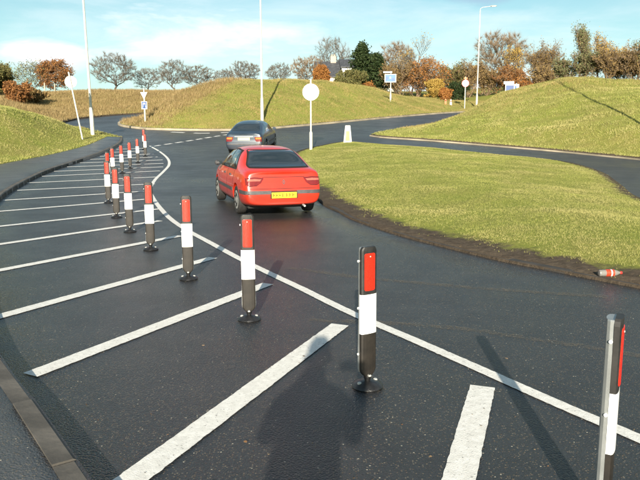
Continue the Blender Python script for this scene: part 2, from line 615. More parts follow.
# spot heights (x, y, z) read off the lie of the land, as (bearing tangent, height tangent, distance)
SPOT = [(-6.47, 63.00, 5.76), (-4.23, 64.00, 5.68), (-1.94, 66.00, 5.85), (1.03, 70.00, 5.90), (-2.23, 76.00, 6.26), (-7.60, 74.00, 6.03), (-33.01, 88.00,
        5.83), (-27.18, 88.00, 5.83), (-22.50, 90.00, 5.93), (-18.53, 90.00, 5.93), (-37.09, 84.00, 5.28), (-39.58, 84.00, 5.04), (-37.51, 100.00, 6.39),
        (-26.00, 104.00, 6.58), (-7.80, 56.00, 5.43), (-8.95, 55.50, 5.28), (-9.69, 55.00, 4.93), (-10.32, 54.00, 4.49), (-10.91, 50.00, 3.28), (-5.02, 57.00,
        5.29), (-1.76, 60.00, 5.65), (0.92, 63.00, 5.76), (2.95, 67.00, 5.82), (6.61, 75.00, 5.77), (12.06, 82.00, 5.44), (16.20, 88.00, 5.07), (-6.50, 49.00,
        3.32), (-3.97, 46.30, 2.29), (-1.56, 53.00, 3.44), (2.65, 60.00, 3.84), (8.26, 70.00, 3.99), (-28.49, 76.00, 5.50), (-23.46, 76.00, 5.50), (-18.99,
        76.00, 5.50), (-16.05, 78.00, 5.59), (-22.06, 68.00, 3.92), (-17.55, 70.00, 3.99), (-15.56, 33.00, 2.90), (-15.43, 36.00, 2.38), (-15.71, 40.00,
        1.87), (-14.26, 30.00, 1.40), (-13.37, 31.00, 1.16), (-26.56, 60.00, 3.41), (-30.65, 65.00, 4.11), (4.98, 42.00, 1.63), (7.00, 45.00, 2.08), (9.60,
        48.50, 2.67), (12.03, 51.00, 3.53), (14.25, 51.00, 4.12), (15.81, 49.00, 4.80), (17.05, 47.50, 5.04), (18.87, 46.00, 4.87), (20.66, 44.00, 4.36),
        (15.18, 32.00, 1.75), (13.32, 37.50, 2.13), (10.40, 39.00, 1.86), (7.71, 40.00, 1.57), (15.69, 38.00, 2.97), (15.72, 75.00, 3.61), (17.27, 76.00,
        3.96), (14.51, 80.00, 4.42), (9.66, 82.00, 4.96), (13.97, 95.00, 6.16), (23.06, 98.00, 6.30), (30.70, 95.00, 6.84), (-47.64, 120.00, 7.49), (-30.00,
        120.00, 7.49), (-12.33, 120.00, 8.70), (1.76, 120.00, 8.87), (14.11, 120.00, 7.66), (38.17, 130.00, 9.28), (52.78, 120.00, 9.56), (18.18, 56.00,
        4.90), (19.61, 54.50, 5.14), (21.71, 53.00, 4.97), (23.76, 51.00, 4.46)]
FREE = [(-14, 20, .45), (-18, 24, 1.6), (-22, 28, 2.6), (-11, 8, .2), (-8, 0, .1), (-12, -10, .2), (-25, 10, 1.0), (-30, 40, 4.0), (-28, 55, 4.4),
        (24, 34, 3.0), (30, 42, 4.6), (22, 25, 1.2), (20, 14, .35), (24, 4, .3), (35, 20, 2), (0, -30, 0), (30, -20, 0), (-30, -20, 0),
        (45, 60, 5.5), (-60, 60, 6), (70, 40, 6), (60, 120, 8), (-80, 120, 8.5), (100, 100, 8), (-120, 60, 7), (0, 200, 10), (-120, 200, 10), (120, 200, 10)]


def tps_fit(P, z, reg=0.02):
    n = len(P)
    d = np.linalg.norm(P[:, None] - P[None], axis=2) / 20
    K = np.where(d > 0, d * d * np.log(d + 1e-12), 0) + reg * np.eye(n)
    A = np.zeros((n + 3, n + 3))
    A[:n, :n] = K
    A[:n, n] = 1
    A[:n, n + 1:] = P / 20
    A[n:, :n] = A[:n, n:].T
    return np.linalg.solve(A, np.concatenate([z, np.zeros(3)]))


def mask_w(x, y):
    d = pdist(x, y, road_poly)
    d2 = pdist(x, y, c_gl, False)
    side = np.asarray(x) < 0
    d = np.where(side, np.minimum(d, d2), d)
    return sstep((d - 0.3) / 3.2), d


_cp = np.array(SPOT + FREE, float)
_m, _ = mask_w(_cp[:, 0], _cp[:, 1])
_ez = (_cp[:, 2] - prof(_cp[:, 1])) / np.maximum(_m, .75)
_zero = np.array([(x, y) for x in (-5, 0, 5) for y in (-10, 0, 8, 16)] + [(-6, 35), (-4, 40), (0, 42), (-17, 56), (0, 25), (14, 60)], float)
_P = np.vstack([_cp[:, :2], _zero])
_W = tps_fit(_P, np.concatenate([_ez, np.zeros(len(_zero))]))


def tps(x, y):
    o = np.full(x.shape, _W[-3]) + _W[-2] * x / 20 + _W[-1] * y / 20
    for (px, py), w in zip(_P, _W[:-3]):
        d = np.sqrt((x - px) ** 2 + (y - py) ** 2) / 20
        o += w * np.where(d > 0, d * d * np.log(d + 1e-12), 0)
    return o


def lumps(x, y):
    return (np.sin(x * .83 + 1.3 * np.sin(y * .41)) * np.sin(y * .71 + 1.1 * np.sin(x * .52)) * .10
            + np.sin(x * 1.9 + y * .7) * np.sin(y * 2.3 - x * .4) * .045 + np.sin(x * 4.1 - y * 1.3) * np.sin(y * 3.7 + x) * .018)


def ground_z(x, y):
    x, y = np.atleast_1d(np.asarray(x, float)), np.atleast_1d(np.asarray(y, float))
    m, d = mask_w(x, y)
    r = np.hypot(x, y)
    e = np.clip(tps(x, y), -1.5, 9)
    e = np.where(r > 160, e * sstep((420 - r) / 260), e)
    return prof(np.minimum(y, 380)) + .11 + m * (e + lumps(x, y))


def isl_z(x, y):
    x, y = np.atleast_1d(np.asarray(x, float)), np.atleast_1d(np.asarray(y, float))
    d = pdist(x, y, isl_poly)
    return prof(y) + .030 + .07 * sstep(d / .9) + .22 * sstep(d / 5) + lumps(x, y) * .35 * sstep(d / 1.5)


def gz(x, y):
    return float(ground_z(x, y)[0])


def iz(x, y):
    return float(isl_z(x, y)[0])


def rz_(y):
    return float(prof(y))


def build_terrain():
    pts = []
    rad = [1.0]
    while rad[-1] < 2600:
        rad.append(rad[-1] * (1.030 if rad[-1] < 130 else 1.16))
    for i, r in enumerate(rad):
        angs = list(np.arange(-32, 32, 1.15)) + list(np.arange(32, 328, 8.0))
        if r < 3:
            angs = list(np.arange(0, 360, 12.0))
        off = (i % 2) * .55
        for a in angs:
            t = R(a + off)
            pts.append((r * math.sin(t), r * math.cos(t)))
    pts = np.array(pts)
    loops = [(road_poly, True), (isl_poly, True), (c_gl, False)]
    # drop grid points hugging the outlines, then add offset rows inside the island edge
    keep = np.ones(len(pts), bool)
    near = np.hypot(pts[:, 0], pts[:, 1]) < 140
    for L, cl in loops:
        keep[near] &= pdist(pts[near, 0], pts[near, 1], L, cl) > .22
    pts = pts[keep]
    extra = []
    n = len(isl_poly)
    area = .5 * np.sum(isl_poly[:, 0] * np.roll(isl_poly[:, 1], -1) - np.roll(isl_poly[:, 0], -1) * isl_poly[:, 1])
    for i in range(n):
        t = isl_poly[(i + 1) % n] - isl_poly[i - 1]
        t /= max(np.linalg.norm(t), 1e-6)
        nn = np.array([-t[1], t[0]]) * (1 if area > 0 else -1)
        for w in (.28, .6, 1.0):
            extra.append(isl_poly[i] + nn * w)
    extra = np.array(extra)
    extra = extra[inpoly(extra[:, 0], extra[:, 1], isl_poly)]
    V = [Vector(p) for p in pts] + [Vector(p) for p in extra]
    E = []
    for L, cl in loops:
        b = len(V)
        V += [Vector(p) for p in L]
        m = len(L)
        E += [(b + i, b + (i + 1) % m) for i in range(m if cl else m - 1)]
    res = geometry.delaunay_2d_cdt(V, E, [], 0, 1e-4)
    v2 = np.array([tuple(v) for v in res[0]])
    T = np.array([tuple(f) for f in res[2]])
    cen = v2[T].mean(axis=1)
    in_i = inpoly(cen[:, 0], cen[:, 1], isl_poly)
    in_r = inpoly(cen[:, 0], cen[:, 1], road_poly) & ~in_i
    in_p = inpoly(cen[:, 0], cen[:, 1], pave_poly) & ~in_r & ~in_i
    rest = ~(in_i | in_r | in_p)

    def make(name, sel, zf, mat, skirt, attr=None, label=None):
        F = T[sel]
        # counter-clockwise seen from above
        a, b, c = v2[F[:, 0]], v2[F[:, 1]], v2[F[:, 2]]
        cr = (b[:, 0] - a[:, 0]) * (c[:, 1] - a[:, 1]) - (b[:, 1] - a[:, 1]) * (c[:, 0] - a[:, 0])
        F = np.where((cr < 0)[:, None], F[:, ::-1], F)
        ids, inv = np.unique(F, return_inverse=True)
        F = inv.reshape(F.shape)
        xy = v2[ids]
        V3 = np.column_stack([xy, zf(xy[:, 0], xy[:, 1])])
        if skirt:
            ed = {}
            for f in F:
                for k in range(3):
                    e = (f[k], f[(k + 1) % 3])
                    ed[(min(e), max(e))] = None if (min(e), max(e)) in ed else e
            bd = [e for e in ed.values() if e is not None and np.hypot(*xy[e[0]]) < 140]
            used = sorted({i for e in bd for i in e})
            mp = {u: len(V3) + k for k, u in enumerate(used)}
            low = V3[used].copy()
            low[:, 2] -= .35
            V3 = np.vstack([V3, low])
            sk = []
            for p, q in bd:
                sk += [(p, mp[p], q), (q, mp[p], mp[q])]
            F = np.vstack([F, np.array(sk)])
        o = tri_mesh(name, V3, F, mat)
        o.data.shade_smooth()
        if attr:
            for an, fn in attr.items():
                a_ = o.data.attributes.new(an, 'FLOAT', 'POINT')
                a_.data.foreach_set('value', np.asarray(fn(V3[:, 0], V3[:, 1]), dtype=np.float32))
        tag(o, label, None, None, 'structure')
        return o
    make('road', in_r, lambda x, y: prof(y), M['asphalt'], False, {'wet': lambda x, y: np.maximum(sstep(1 - pdist(x, y, crom(ISL_BOT, .6), False) / 1.1), .8 * sstep(1 - pdist(x, y, c_kl, False) / .8))})
    make('pavement', in_p, lambda x, y: prof(y) + .105, M['footway'], True)
    make('grass_island', in_i, isl_z, M['turf'], True, {'edge': soil_d})
    make('ground', rest, ground_z, M['hill'], True, {'edge': lambda x, y: pdist(x, y, road_poly), 'dry': dry_f})


def soil_d(x, y):
    """distance from the island outline; the strip along the carriageway is bare soil, elsewhere grass grows to the edge"""
    d = pdist(x, y, isl_poly)
    e = pdist(x, y, crom(ISL_BOT[:-2], .6), False)
    return np.where(e < 1.6, d, d + .3)


def dry_f(x, y):
    """rough straw-coloured grass: the far bank on the left and the cut flank of the mound"""
    f = sstep((y - 60) / 8) * sstep((-6 - x - (y - 60) * .02) / 5)
    g = sstep((y - 43.6) / 1.5) * sstep((62 - y) / 5) * sstep((-9.6 - x + (y - 44) * .30) / 2.0) * sstep((x + 16) / 1)
    h = sstep((-16 - x) / 4) * sstep((y - 45) / 8)
    return np.clip(np.maximum(np.maximum(f, g), h), 0, 1)


build_terrain()


# ------------------------------------------------------------------ grass blades
def blades(name, n, sampler, zf, h0, h1, w, mat, label, cat, per=3, lean=.5, seed=1):
    rng = np.random.default_rng(seed)
    x, y = sampler(rng, n)
    n = len(x)
    z = zf(x, y) - .01
    x, y, z = (np.repeat(k, per) for k in (x, y, z))
    m = len(x)
    x = x + rng.normal(0, w * 1.2, m)
    y = y + rng.normal(0, w * 1.2, m)
    h = rng.uniform(h0, h1, m)
    a = rng.uniform(0, 2 * np.pi, m)
    b = rng.uniform(0, 2 * np.pi, m)
    l = rng.uniform(.1, lean, m) * h
    wx, wy = np.cos(a) * w * .5, np.sin(a) * w * .5
    V = np.empty((m, 3, 3))
    V[:, 0] = np.column_stack([x - wx, y - wy, z])
    V[:, 1] = np.column_stack([x + wx, y + wy, z])
    V[:, 2] = np.column_stack([x + np.cos(b) * l, y + np.sin(b) * l, z + h])
    o = tri_mesh(name, V.reshape(-1, 3), np.arange(3 * m).reshape(-1, 3), mat)
    return tag(o, label, cat, None, 'stuff')


def patchy(x, y):
    return .5 + .5 * np.sin(x * 1.3 + 2 * np.sin(y * .9)) * np.sin(y * 1.1 + 1.7 * np.sin(x * .6))


def s_island(rng, n):
    # more of them near the camera
    x = rng.uniform(-1.5, 10.2, n * 4)
    y = 6 + 30.5 * rng.uniform(0, 1, n * 4) ** 1.5
    ok = inpoly(x, y, isl_poly)
    x, y = x[ok][:n], y[ok][:n]
    d = soil_d(x, y)
    ok = d + .25 * np.sin(x * 5.1 + y * 3) * np.sin(y * 4.3) + rng.normal(0, .12, len(x)) > .60
    return x[ok], y[ok]


blades('island_grass', 150000, s_island, isl_z, .014, .042, .0075, M['blade'], 'short mown yellow green grass on the kerbed island', 'grass', 3, 1.3, 3)


def s_box(x0, x1, y0, y1, cond, power=1.0):
    def f(rng, n):
        x = rng.uniform(x0, x1, n)
        y = y0 + (y1 - y0) * rng.uniform(0, 1, n) ** power
        ok = ~inpoly(x, y, road_poly) & ~inpoly(x, y, pave_poly) & (np.abs(x) < .56 * y + 2)
        x, y = x[ok], y[ok]
        ok = cond(x, y, rng)
        return x[ok], y[ok]
    return f


blades('mound_grass', 150000, s_box(-16, 24, 43, 84, lambda x, y, r: (dry_f(x, y) < .5)), ground_z, .06, .17, .028, M['blade_dry'],
       'tussocky olive and straw grass on the mound across the junction', 'grass', 2, .9, 4)
blades('right_mound_grass', 120000, s_box(3, 30, 25, 54, lambda x, y, r: (x > 2.5) & (x * 1.35 + y > 42)), ground_z, .04, .11, .022, M['blade'],
       'green grass covering the mound on the right', 'grass', 2, .9, 5)
blades('left_verge_grass', 60000, s_box(-24, -9, 18, 48, lambda x, y, r: (x < -9) & (x + y * .9 < 32)), ground_z, .04, .10, .02, M['blade'],
       'green grass on the bank left of the footway', 'grass', 2, .9, 6)
blades('straw_grass', 70000, s_box(-42, 6, 44, 82, lambda x, y, r: dry_f(x, y) > r.uniform(.2, .8, len(x))), ground_z, .10, .34, .035, M['blade_straw'],
       'dry straw coloured grass on the far bank and the mound flank', 'grass', 2, .7, 7)


# ------------------------------------------------------------------ kerbs
def kerb_stone_mesh(w=.125, l=.905, h=.30, ch=.022):
    b = MB()
    # profile across (x), top at z=0, road side towards +x
    prof2 = [(-w / 2, -h), (w / 2, -h), (w / 2, -ch), (w / 2 - ch * .4, -ch * .35), (w / 2 - ch, 0), (-w / 2, 0)]
    b.prism(prof2, -l / 2, l / 2)
    o = b.build('kerb_stone', M['kerb'])
    return o


def kerb_run(name, line, side, top, mat, smax=1e9):
    """stones of 0.915 m laid end to end along a line; side = +1 puts them to the left of travel"""
    root = empty(name)
    tag(root, None, None, None, 'structure')
    seg = np.linalg.norm(np.diff(line, axis=0), axis=1)
    S = np.concatenate([[0], np.cumsum(seg)])
    L = min(S[-1], smax)
    proto = kerb_stone_mesh()
    proto.data.materials[0] = mat
    rng = random.Random(len(name))
    k, s = 0, 0.0
    while s + .915 < L:
        p0 = np.array([np.interp(s, S, line[:, 0]), np.interp(s, S, line[:, 1])])
        p1 = np.array([np.interp(s + .915, S, line[:, 0]), np.interp(s + .915, S, line[:, 1])])
        t = (p1 - p0) / np.linalg.norm(p1 - p0)
        nrm = np.array([-t[1], t[0]]) * side
        c = (p0 + p1) / 2 + nrm * .063
        o = proto if k == 0 else proto.copy()
        if k:
            COL.objects.link(o)
        o.parent = root
        z0, z1 = prof(p0[1]), prof(p1[1])
        o.location = (c[0], c[1], (z0 + z1) / 2 + top + rng.uniform(-.006, .006))
        q = Vector((t[0], t[1], (z1 - z0) / .915)).to_track_quat('Y', 'Z')
        o.rotation_mode = 'QUATERNION'
        if side > 0:
            o.rotation_quaternion = q
        else:
            o.rotation_quaternion = q @ Matrix.Rotation(math.pi, 4, 'Z').to_quaternion()
        s += .915
        k += 1
    return root


i0 = int(np.argmin(np.abs(c_kl[:, 1] - 1.0)))
kerb_run('left_kerb', c_kl[i0:], 1, .112, M['kerb'])
c_ib = crom(ISL_BOT, .4)
kerb_run('island_kerb', c_ib, -1, .034, M['kerb_dark'])


def ribbon_kerb(name, line, off, w, top, mat):
    t = np.gradient(line, axis=0)
    t /= np.linalg.norm(t, axis=1)[:, None]
    nrm = np.column_stack([-t[:, 1], t[:, 0]])
    a, b = line + nrm * off, line + nrm * (off + w)
    z = prof(line[:, 1])
    n = len(line)
    V = np.vstack([np.column_stack([a, z - .1]), np.column_stack([a, z + top]), np.column_stack([b, z + top]), np.column_stack([b, z - .1])])
    F = []
    for i in range(n - 1):
        for k in range(3):
            F.append((k * n + i, k * n + i + 1, (k + 1) * n + i + 1, (k + 1) * n + i))
    o = mesh_obj(name, V, F, mat)
    return tag(o, None, None, None, 'structure')


ribbon_kerb('mound_kerb', np.vstack([c_li[-14:-1], c_mo[:60]]), -.18, .16, .11, M['kerb_pale'])
ribbon_kerb('path_kerb', c_pf[:32], -.10, .08, .06, M['kerb_pale'])


# ------------------------------------------------------------------ road markings
def strip(name, line, w, parent, seed=0, jag=.0016, lift=.005, step=.03):
    rng = np.random.default_rng(seed)
    L = crom(line, step)
    t = np.gradient(L, axis=0)
    t /= np.maximum(np.linalg.norm(t, axis=1)[:, None], 1e-9)
    nrm = np.column_stack([-t[:, 1], t[:, 0]])
    w_ = np.full(len(L), w / 2)
    a = L + nrm * (w_ + rng.normal(0, jag, len(L)))[:, None]
    b = L - nrm * (w_ + rng.normal(0, jag, len(L)))[:, None]
    V = np.vstack([np.column_stack([a, prof(a[:, 1]) + lift]), np.column_stack([b, prof(b[:, 1]) + lift])])
    n = len(L)
    F = [(i, i + n, i + 1 + n, i + 1) for i in range(n - 1)]
    return mesh_obj(name, V, F, M['paint'], parent)


marks = empty('road_markings')
tag(marks, None, None, None, 'structure')
EDGE = [(4.4, -2.5), (3.3, .5), (2.55, 2.2), (1.82, 3.53), (1.53, 4.01), (1.17, 4.64), (.82, 5.25), (.29, 6.15), (-.22, 7.14), (-.6, 7.85), (-1.08, 8.78), (-1.68, 10.03),
        (-2.2, 11.11), (-2.83, 12.58), (-3.5, 14.46), (-4.13, 16.38), (-4.67, 18.23), (-5.2, 20.98), (-5.54, 23.55), (-5.9, 26.1), (-6.47, 28.47),
        (-7.5, 31.44), (-8.67, 34.22)]
strip('edge_line', EDGE, .105, marks, 1, .0014)
HATCH = [((.53, 2.6), (1.11, 4.31)), ((-1.05, 2.85), (.18, 5.75)), ((-2.07, 4.52), (-.59, 7.33)), ((-3.14, 5.75), (-1.45, 8.85)),
         ((-4.5, 7.2), (-2.28, 10.69)), ((-5.3, 9.25), (-3.02, 12.45)), ((-6.1, 11.3), (-3.46, 14.28)), ((-6.9, 13.7), (-4.15, 16.17)),
         ((-7.59, 15.86), (-4.6, 17.98)), ((-8.26, 18.1), (-4.92, 19.82)), ((-8.85, 20.1), (-5.32, 21.89)), ((-9.2, 22.05), (-5.73, 23.9)),
         ((-9.46, 23.72), (-5.95, 25.34)), ((-9.6, 25.34), (-6.25, 26.68)), ((-9.65, 26.87), (-6.6, 28.06)), ((-9.7, 28.26), (-7.1, 29.29)),
         ((-9.7, 29.5), (-7.6, 30.56)), ((-9.75, 31.2), (-8.3, 31.9)), ((-9.9, 32.6), (-8.7, 33.1))]
for i, (a, b) in enumerate(HATCH):
    a, b = np.array(a), np.array(b)
    strip('hatch_stripe', [a, a * .66 + b * .34, a * .33 + b * .67, b], .165 if i < 2 else .15, marks, 10 + i, .0018, .0055)
# give-way dashes across the mouth of the left road, and the far edge dashes
GW = np.array([(-8.55, 33.9), (-7.7, 35.7), (-6.94, 37.4), (-6.1, 39.4), (-4.9, 41.6)])
gwl = crom(GW, .1)
s_ = np.concatenate([[0], np.cumsum(np.linalg.norm(np.diff(gwl, axis=0), axis=1))])
k = 0.15
while k + .6 < s_[-1]:
    seg = [(np.interp(q, s_, gwl[:, 0]), np.interp(q, s_, gwl[:, 1])) for q in np.linspace(k, k + .6, 4)]
    strip('give_way_dash', seg, .2, marks, int(k * 10), .01)
    k += .95
FD = crom([(-9.3, 42.1), (-7.2, 41.3), (-5.6, 41.9), (-3.4, 42.8)], .1)
s_ = np.concatenate([[0], np.cumsum(np.linalg.norm(np.diff(FD, axis=0), axis=1))])
k = 0.0
while k + 1.0 < s_[-1]:
    seg = [(np.interp(q, s_, FD[:, 0]), np.interp(q, s_, FD[:, 1])) for q in np.linspace(k, k + 1.0, 4)]
    strip('give_way_dash', seg, .3, marks, int(k * 10) + 77, .01)
    k += 1.7


# ------------------------------------------------------------------ litter on the carriageway
def litter():
    rng = np.random.default_rng(5)
    n = 420
    y = 2.6 + 14 * rng.uniform(0, 1, n) ** 1.8
    x = rng.uniform(-.55, .55, n) * y
    ok = inpoly(x, y, road_poly) & ~inpoly(x, y, isl_poly)
    x, y = x[ok], y[ok]
    # a drift of leaves in the gutter of the island
    gl = crom(ISL_BOT[:-3], .05)
    gi = gl[rng.integers(0, len(gl), 260)] + rng.normal(0, .12, (260, 2))
    x, y = np.concatenate([x, gi[:, 0]]), np.concatenate([y, gi[:, 1]])
    V, F = [], []
    for a, b in zip(x, y):
        s = rng.uniform(.003, .007) if rng.uniform() < .9 else rng.uniform(.008, .016)
        th = rng.uniform(0, 6.3)
        z = (iz(a, b) if inpoly(np.array([a]), np.array([b]), isl_poly)[0] else rz_(b)) + .010
        o = len(V)
        for q in range(5):
            r = s * rng.uniform(.6, 1.2)
            V.append((a + r * math.cos(th + q * 1.257), b + r * .7 * math.sin(th + q * 1.257), z + rng.uniform(0, s * .5)))
        F.append(tuple(range(o, o + 5)))
    m = foliage('litter', [(0.08, 0.05, 0.025), (0.16, 0.10, 0.05), (0.26, 0.21, 0.14), (0.24, 0.10, 0.03)], .7, 0, 3)
    o = mesh_obj('fallen_leaves', V, F, m)
    tag(o, 'tiny fallen leaves and grit scattered over the road', 'leaf litter', None, 'stuff')


litter()


# dried mud dragged round the bend by tyres
def track(name, line, w, seed):
    m, nt, bs = new_mat('dried_mud')
    n1 = ramp(nt, noise(nt, 9, 6, .7), (.34, .56))
    n2 = ramp(nt, noise(nt, 60, 4, .7), (.40, .60))
    bs.inputs['Base Color'].default_value = (.17, .15, .12, 1)
    setp(bs, rough=.9, spec=.2)
    nt.links.new(mth(nt, 'MULTIPLY', mth(nt, 'MULTIPLY', n1, n2), .55), bs.inputs['Alpha'])
    o = strip(name, line, w, marks, seed, .012, .003, .08)
    o.data.materials[0] = m
    return o


track('mud_track', [(-.4, 8.2), (.5, 7.65), (1.2, 7.35), (2.0, 7.05), (3.0, 6.75)], .13, 5)
track('mud_track', [(-.1, 5.9), (.9, 5.75), (1.8, 5.35), (2.6, 4.85)], .09, 6)


# ------------------------------------------------------------------ hazard marker posts
def slab(profile_fn, zs, name, mat, parent, smooth=False):
    """closed ring per height: profile_fn(z) -> list of (x, y)"""
    b = MB()
    rings = [profile_fn(z) for z in zs]
    n = len(rings[0])
    V = [(x, y, z) for z, r in zip(zs, rings) for x, y in r]
    Fc = []
    for i in range(len(zs) - 1):
        for k in range(n):
            Fc.append((i * n + k, i * n + (k + 1) % n, (i + 1) * n + (k + 1) % n, (i + 1) * n + k))
    Fc.append(tuple(reversed(range(n))))
    Fc.append(tuple((len(zs) - 1) * n + k for k in range(n)))
    b.add(V, Fc)
    return b.build(name, mat, parent, smooth)


def marker_post():
    """flat plastic blade on a rubber foot; the decorated face looks along -y"""
    root = empty('marker_post')
    W = .120

    def wid(z):
        if z < .075:
            return .030
        if z < .135:
            return .030 + (W - .030) * math.sin(math.pi / 2 * (z - .075) / .06) ** .8
        if z > .945:
            return W - .03 * ((z - .945) / .03) ** 2
        return W

    def ring(z, y0, y1, grow=0.0, bow=.010):
        w = wid(z) / 2 + grow
        front = [(w * math.sin(a), y0 - bow * math.cos(a * 1.0)) for a in (-1.57, -.95, -.45, 0, .45, .95, 1.57)]
        return front + [(w, y1), (-w, y1)]
    # bottom black section, white band, top black head share one blade profile
    zb = [.06, .075, .09, .105, .12, .135, .19, .30, .385]
    slab(lambda z: ring(z, 0, .022), zb, 'lower_blade', M['dirty_black'], root)
    wb = slab(lambda z: ring(z, 0, .0222, .0015, .0115), [.385, .45, .55, .655], 'white_band', M['white_plastic'], root)
    slab(lambda z: ring(z, 0, .022), [.655, .75, .85, .945, .955, .965, .975], 'head', M['black_plastic'], root)

    def refl(z):
        t = .008 if (z < .69 or z > .925) else 0
        w = .041 - t
        return [(-w, -.0055), (-w, -.0105), (-w * .5, -.0132), (0, -.0142), (w * .5, -.0132), (w, -.0105), (w, -.0055)]
    rf = slab(refl, [.682, .690, .76, .85, .925, .933], 'reflector', M['reflector'], root)
    MB().lathe([(.0045, -.0165), (.0045, -.011)], 10, (0, 0, .912), 'Y').build('rivet', M['galv_white'], rf)
    # pressed aluminium channel down the back

    def chan(z):
        w = wid(z) / 2 - .002 if z > .2 else wid(z) / 2 + .004
        k = [(-w, .023), (-w, .038), (-w * .85, .050), (-w * .5, .056), (0, .058), (w * .5, .056), (w * .85, .050), (w, .038), (w, .023)]
        return k
    ch = slab(chan, [.115, .135, .16, .2, .5, .8, .962, .968], 'back_channel', M['alu'], root)
    for z in (.24, .56, .88):
        MB().lathe([(.008, -.068), (.008, -.061), (.006, -.059), (.006, -.04)], 10, (0, .031, z), 'X').build('bolt', M['white_plastic'], ch)
    # hinge and foot
    MB().lathe([(.02, .03), (.019, .05), (.026, .07), (.026, .095), (.014, .11)], 14, (0, .012, 0)).build('hinge', M['rubber'], root, True)
    MB().box((0, -.014, .088), (.02, .012, .012)).build('hinge_clip', M['galv_white'], root, bevel=.002)
    ft = MB().lathe([(.104, .001), (.108, .010), (.100, .024), (.070, .038), (.045, .046), (.03, .050)], 22, (0, .012, 0)).build('foot', M['rubber'], root, True)
    for sx in (-1, 1):
        MB().lathe([(.015, .030), (.015, .042), (.010, .047)], 8, (sx * .066, .012, .0)).build('anchor_bolt', M['galv'], ft)
    return root


POSTS = [  # x, y, facing (degrees the face turns to the right of the camera), lean
    (1.26, 2.67, 87, 0), (.33, 4.30, 36, 0), (-.65, 5.90, -1, 0), (-1.53, 7.55, -4, 0), (-2.44, 9.43, -6, 0), (-3.21, 11.1, -8, 0), (-3.98, 12.9, -10, 0),
    (-4.91, 15.37, -12, 0), (-6.18, 19.4, 2, 0), (-6.66, 21.47, -6, 0), (-6.85, 23.11, -8, 0), (-7.06, 24.85, -6, 0), (-7.33, 26.93, -8, 0), (-7.72, 29.6, -8, 0), (-8.55, 32.6, -10, 0)]
POST_LABELS = [
    'marker post cut off by the right edge, showing its grey metal back',
    'marker post in the foreground nearest the middle, pale metal edge on its left',
    'second whole marker post from the front, between the two nearest diagonal stripes',
    'third whole marker post from the front, lower left of the red car',
    'fourth whole marker post from the front, standing alone left of the white edge line',
    'fifth whole marker post from the front, between the lone one and the cluster',
    'sixth whole marker post from the front, right one of the overlapping pair',
    'seventh whole marker post from the front, left one of the overlapping pair',
    'marker post half hidden behind the leftmost foreground post, only its red top showing',
    'sixth marker post from the far end of the curved row',
    'fifth marker post from the far end of the curved row',
    'fourth marker post from the far end of the curved row',
    'third marker post from the far end of the curved row',
    'second marker post from the far end, touching the white line\'s bend',
    'farthest marker post at the end of the hatched wedge below the blue sign']
mp = marker_post()
for i, ((x, y, f, ln), lab) in enumerate(zip(POSTS, POST_LABELS)):
    o = mp if i == 0 else copy_tree(mp)
    o.location = (x, y, rz_(y) + .001)
    # aim at the camera, then turn
    o.rotation_euler = (R(random.uniform(-.8, .8)), R(random.uniform(-.8, .8)), -math.atan2(x, y) + R(f))
    tag(o, lab, 'marker post', 'red and white marker posts along the hatched area')


# ------------------------------------------------------------------ lamp posts
def lamp_post(x, y, z, h, arm_dir, label, arm=1.3, lean=0.0):
    root = empty('lamp_post', (x, y, z), arm_dir)
    root.rotation_euler = (0, R(lean), arm_dir)
    MB().tube([(0, 0, -.3), (0, 0, .9), (0, 0, 1.5)], [.115, .115, .10], 14).build('base_tube', M['galv_white'], root, True)
    MB().box((0, -.112, .75), (.12, .02, .5)).build('access_door', M['galv'], root, bevel=.004)
    MB().tube([(0, 0, 1.45), (0, 0, 1.7), (0, 0, h)], [.085, .075, .048], 12).build('shaft', M['galv_white'], root, True)
    a = MB().tube([(0, 0, h - .1), (.02, 0, h + .12), (.25, 0, h + .26), (arm, 0, h + .34)], [.035, .032, .03, .028], 8).build('arm', M['galv'], root, True)
    hd = MB()
    ringy = [(0, .05, .05), (.12, .11, .08), (.45, .14, .09), (.62, .11, .07), (.70, .04, .03)]
    V, Fc, n = [], [], 10
    for px, hw, hh in ringy:
        for k in range(n):
            t = 2 * math.pi * k / n
            V.append((arm - .05 + px, hw * math.cos(t), h + .35 + hh * math.sin(t) * (1 if math.sin(t) > 0 else .55)))
    for i in range(len(ringy) - 1):
        for k in range(n):
            Fc.append((i * n + k, i * n + (k + 1) % n, (i + 1) * n + (k + 1) % n, (i + 1) * n + k))
    Fc += [tuple(reversed(range(n))), tuple((len(ringy) - 1) * n + k for k in range(n))]
    hdo = hd.add(V, Fc).build('lamp_head', M['galv'], root, True)
    MB().box((arm + .32, 0, h + .30), (.42, .18, .03)).build('lens', M['sign_white'], hdo, bevel=.01)
    return tag(root, label, 'lamp post', 'street lamp posts')


lamp_post(-12.98, 38.46, gz(-12.98, 38.46), 10, R(20), 'tall pale steel lamp post on the left verge beside the leaning sign pole', 1.3, -.8)
lamp_post(-3.97, 46.4, gz(-3.97, 46.4), 10, R(160), 'tall pale lamp post at the foot of the central mound behind the dark car', 1.3)
lamp_post(17.55, 76, gz(17.55, 76), 10.6, R(-10), 'distant lamp post on the right with its whole lamp head against the sky', 1.1)
lamp_post(15.35, 29.6, gz(15.35, 29.6), 10.6, R(90), 'lamp post beside the right hand path, throwing its shadow over the right mound', 1.3)


# ------------------------------------------------------------------ signs
def disc(r, y0, y1, mat, name, parent, z, n=28, x=0.0):
    return MB().lathe([(r, y0), (r, y1)], n, (x, 0, z), 'Y').build(name, mat, parent)


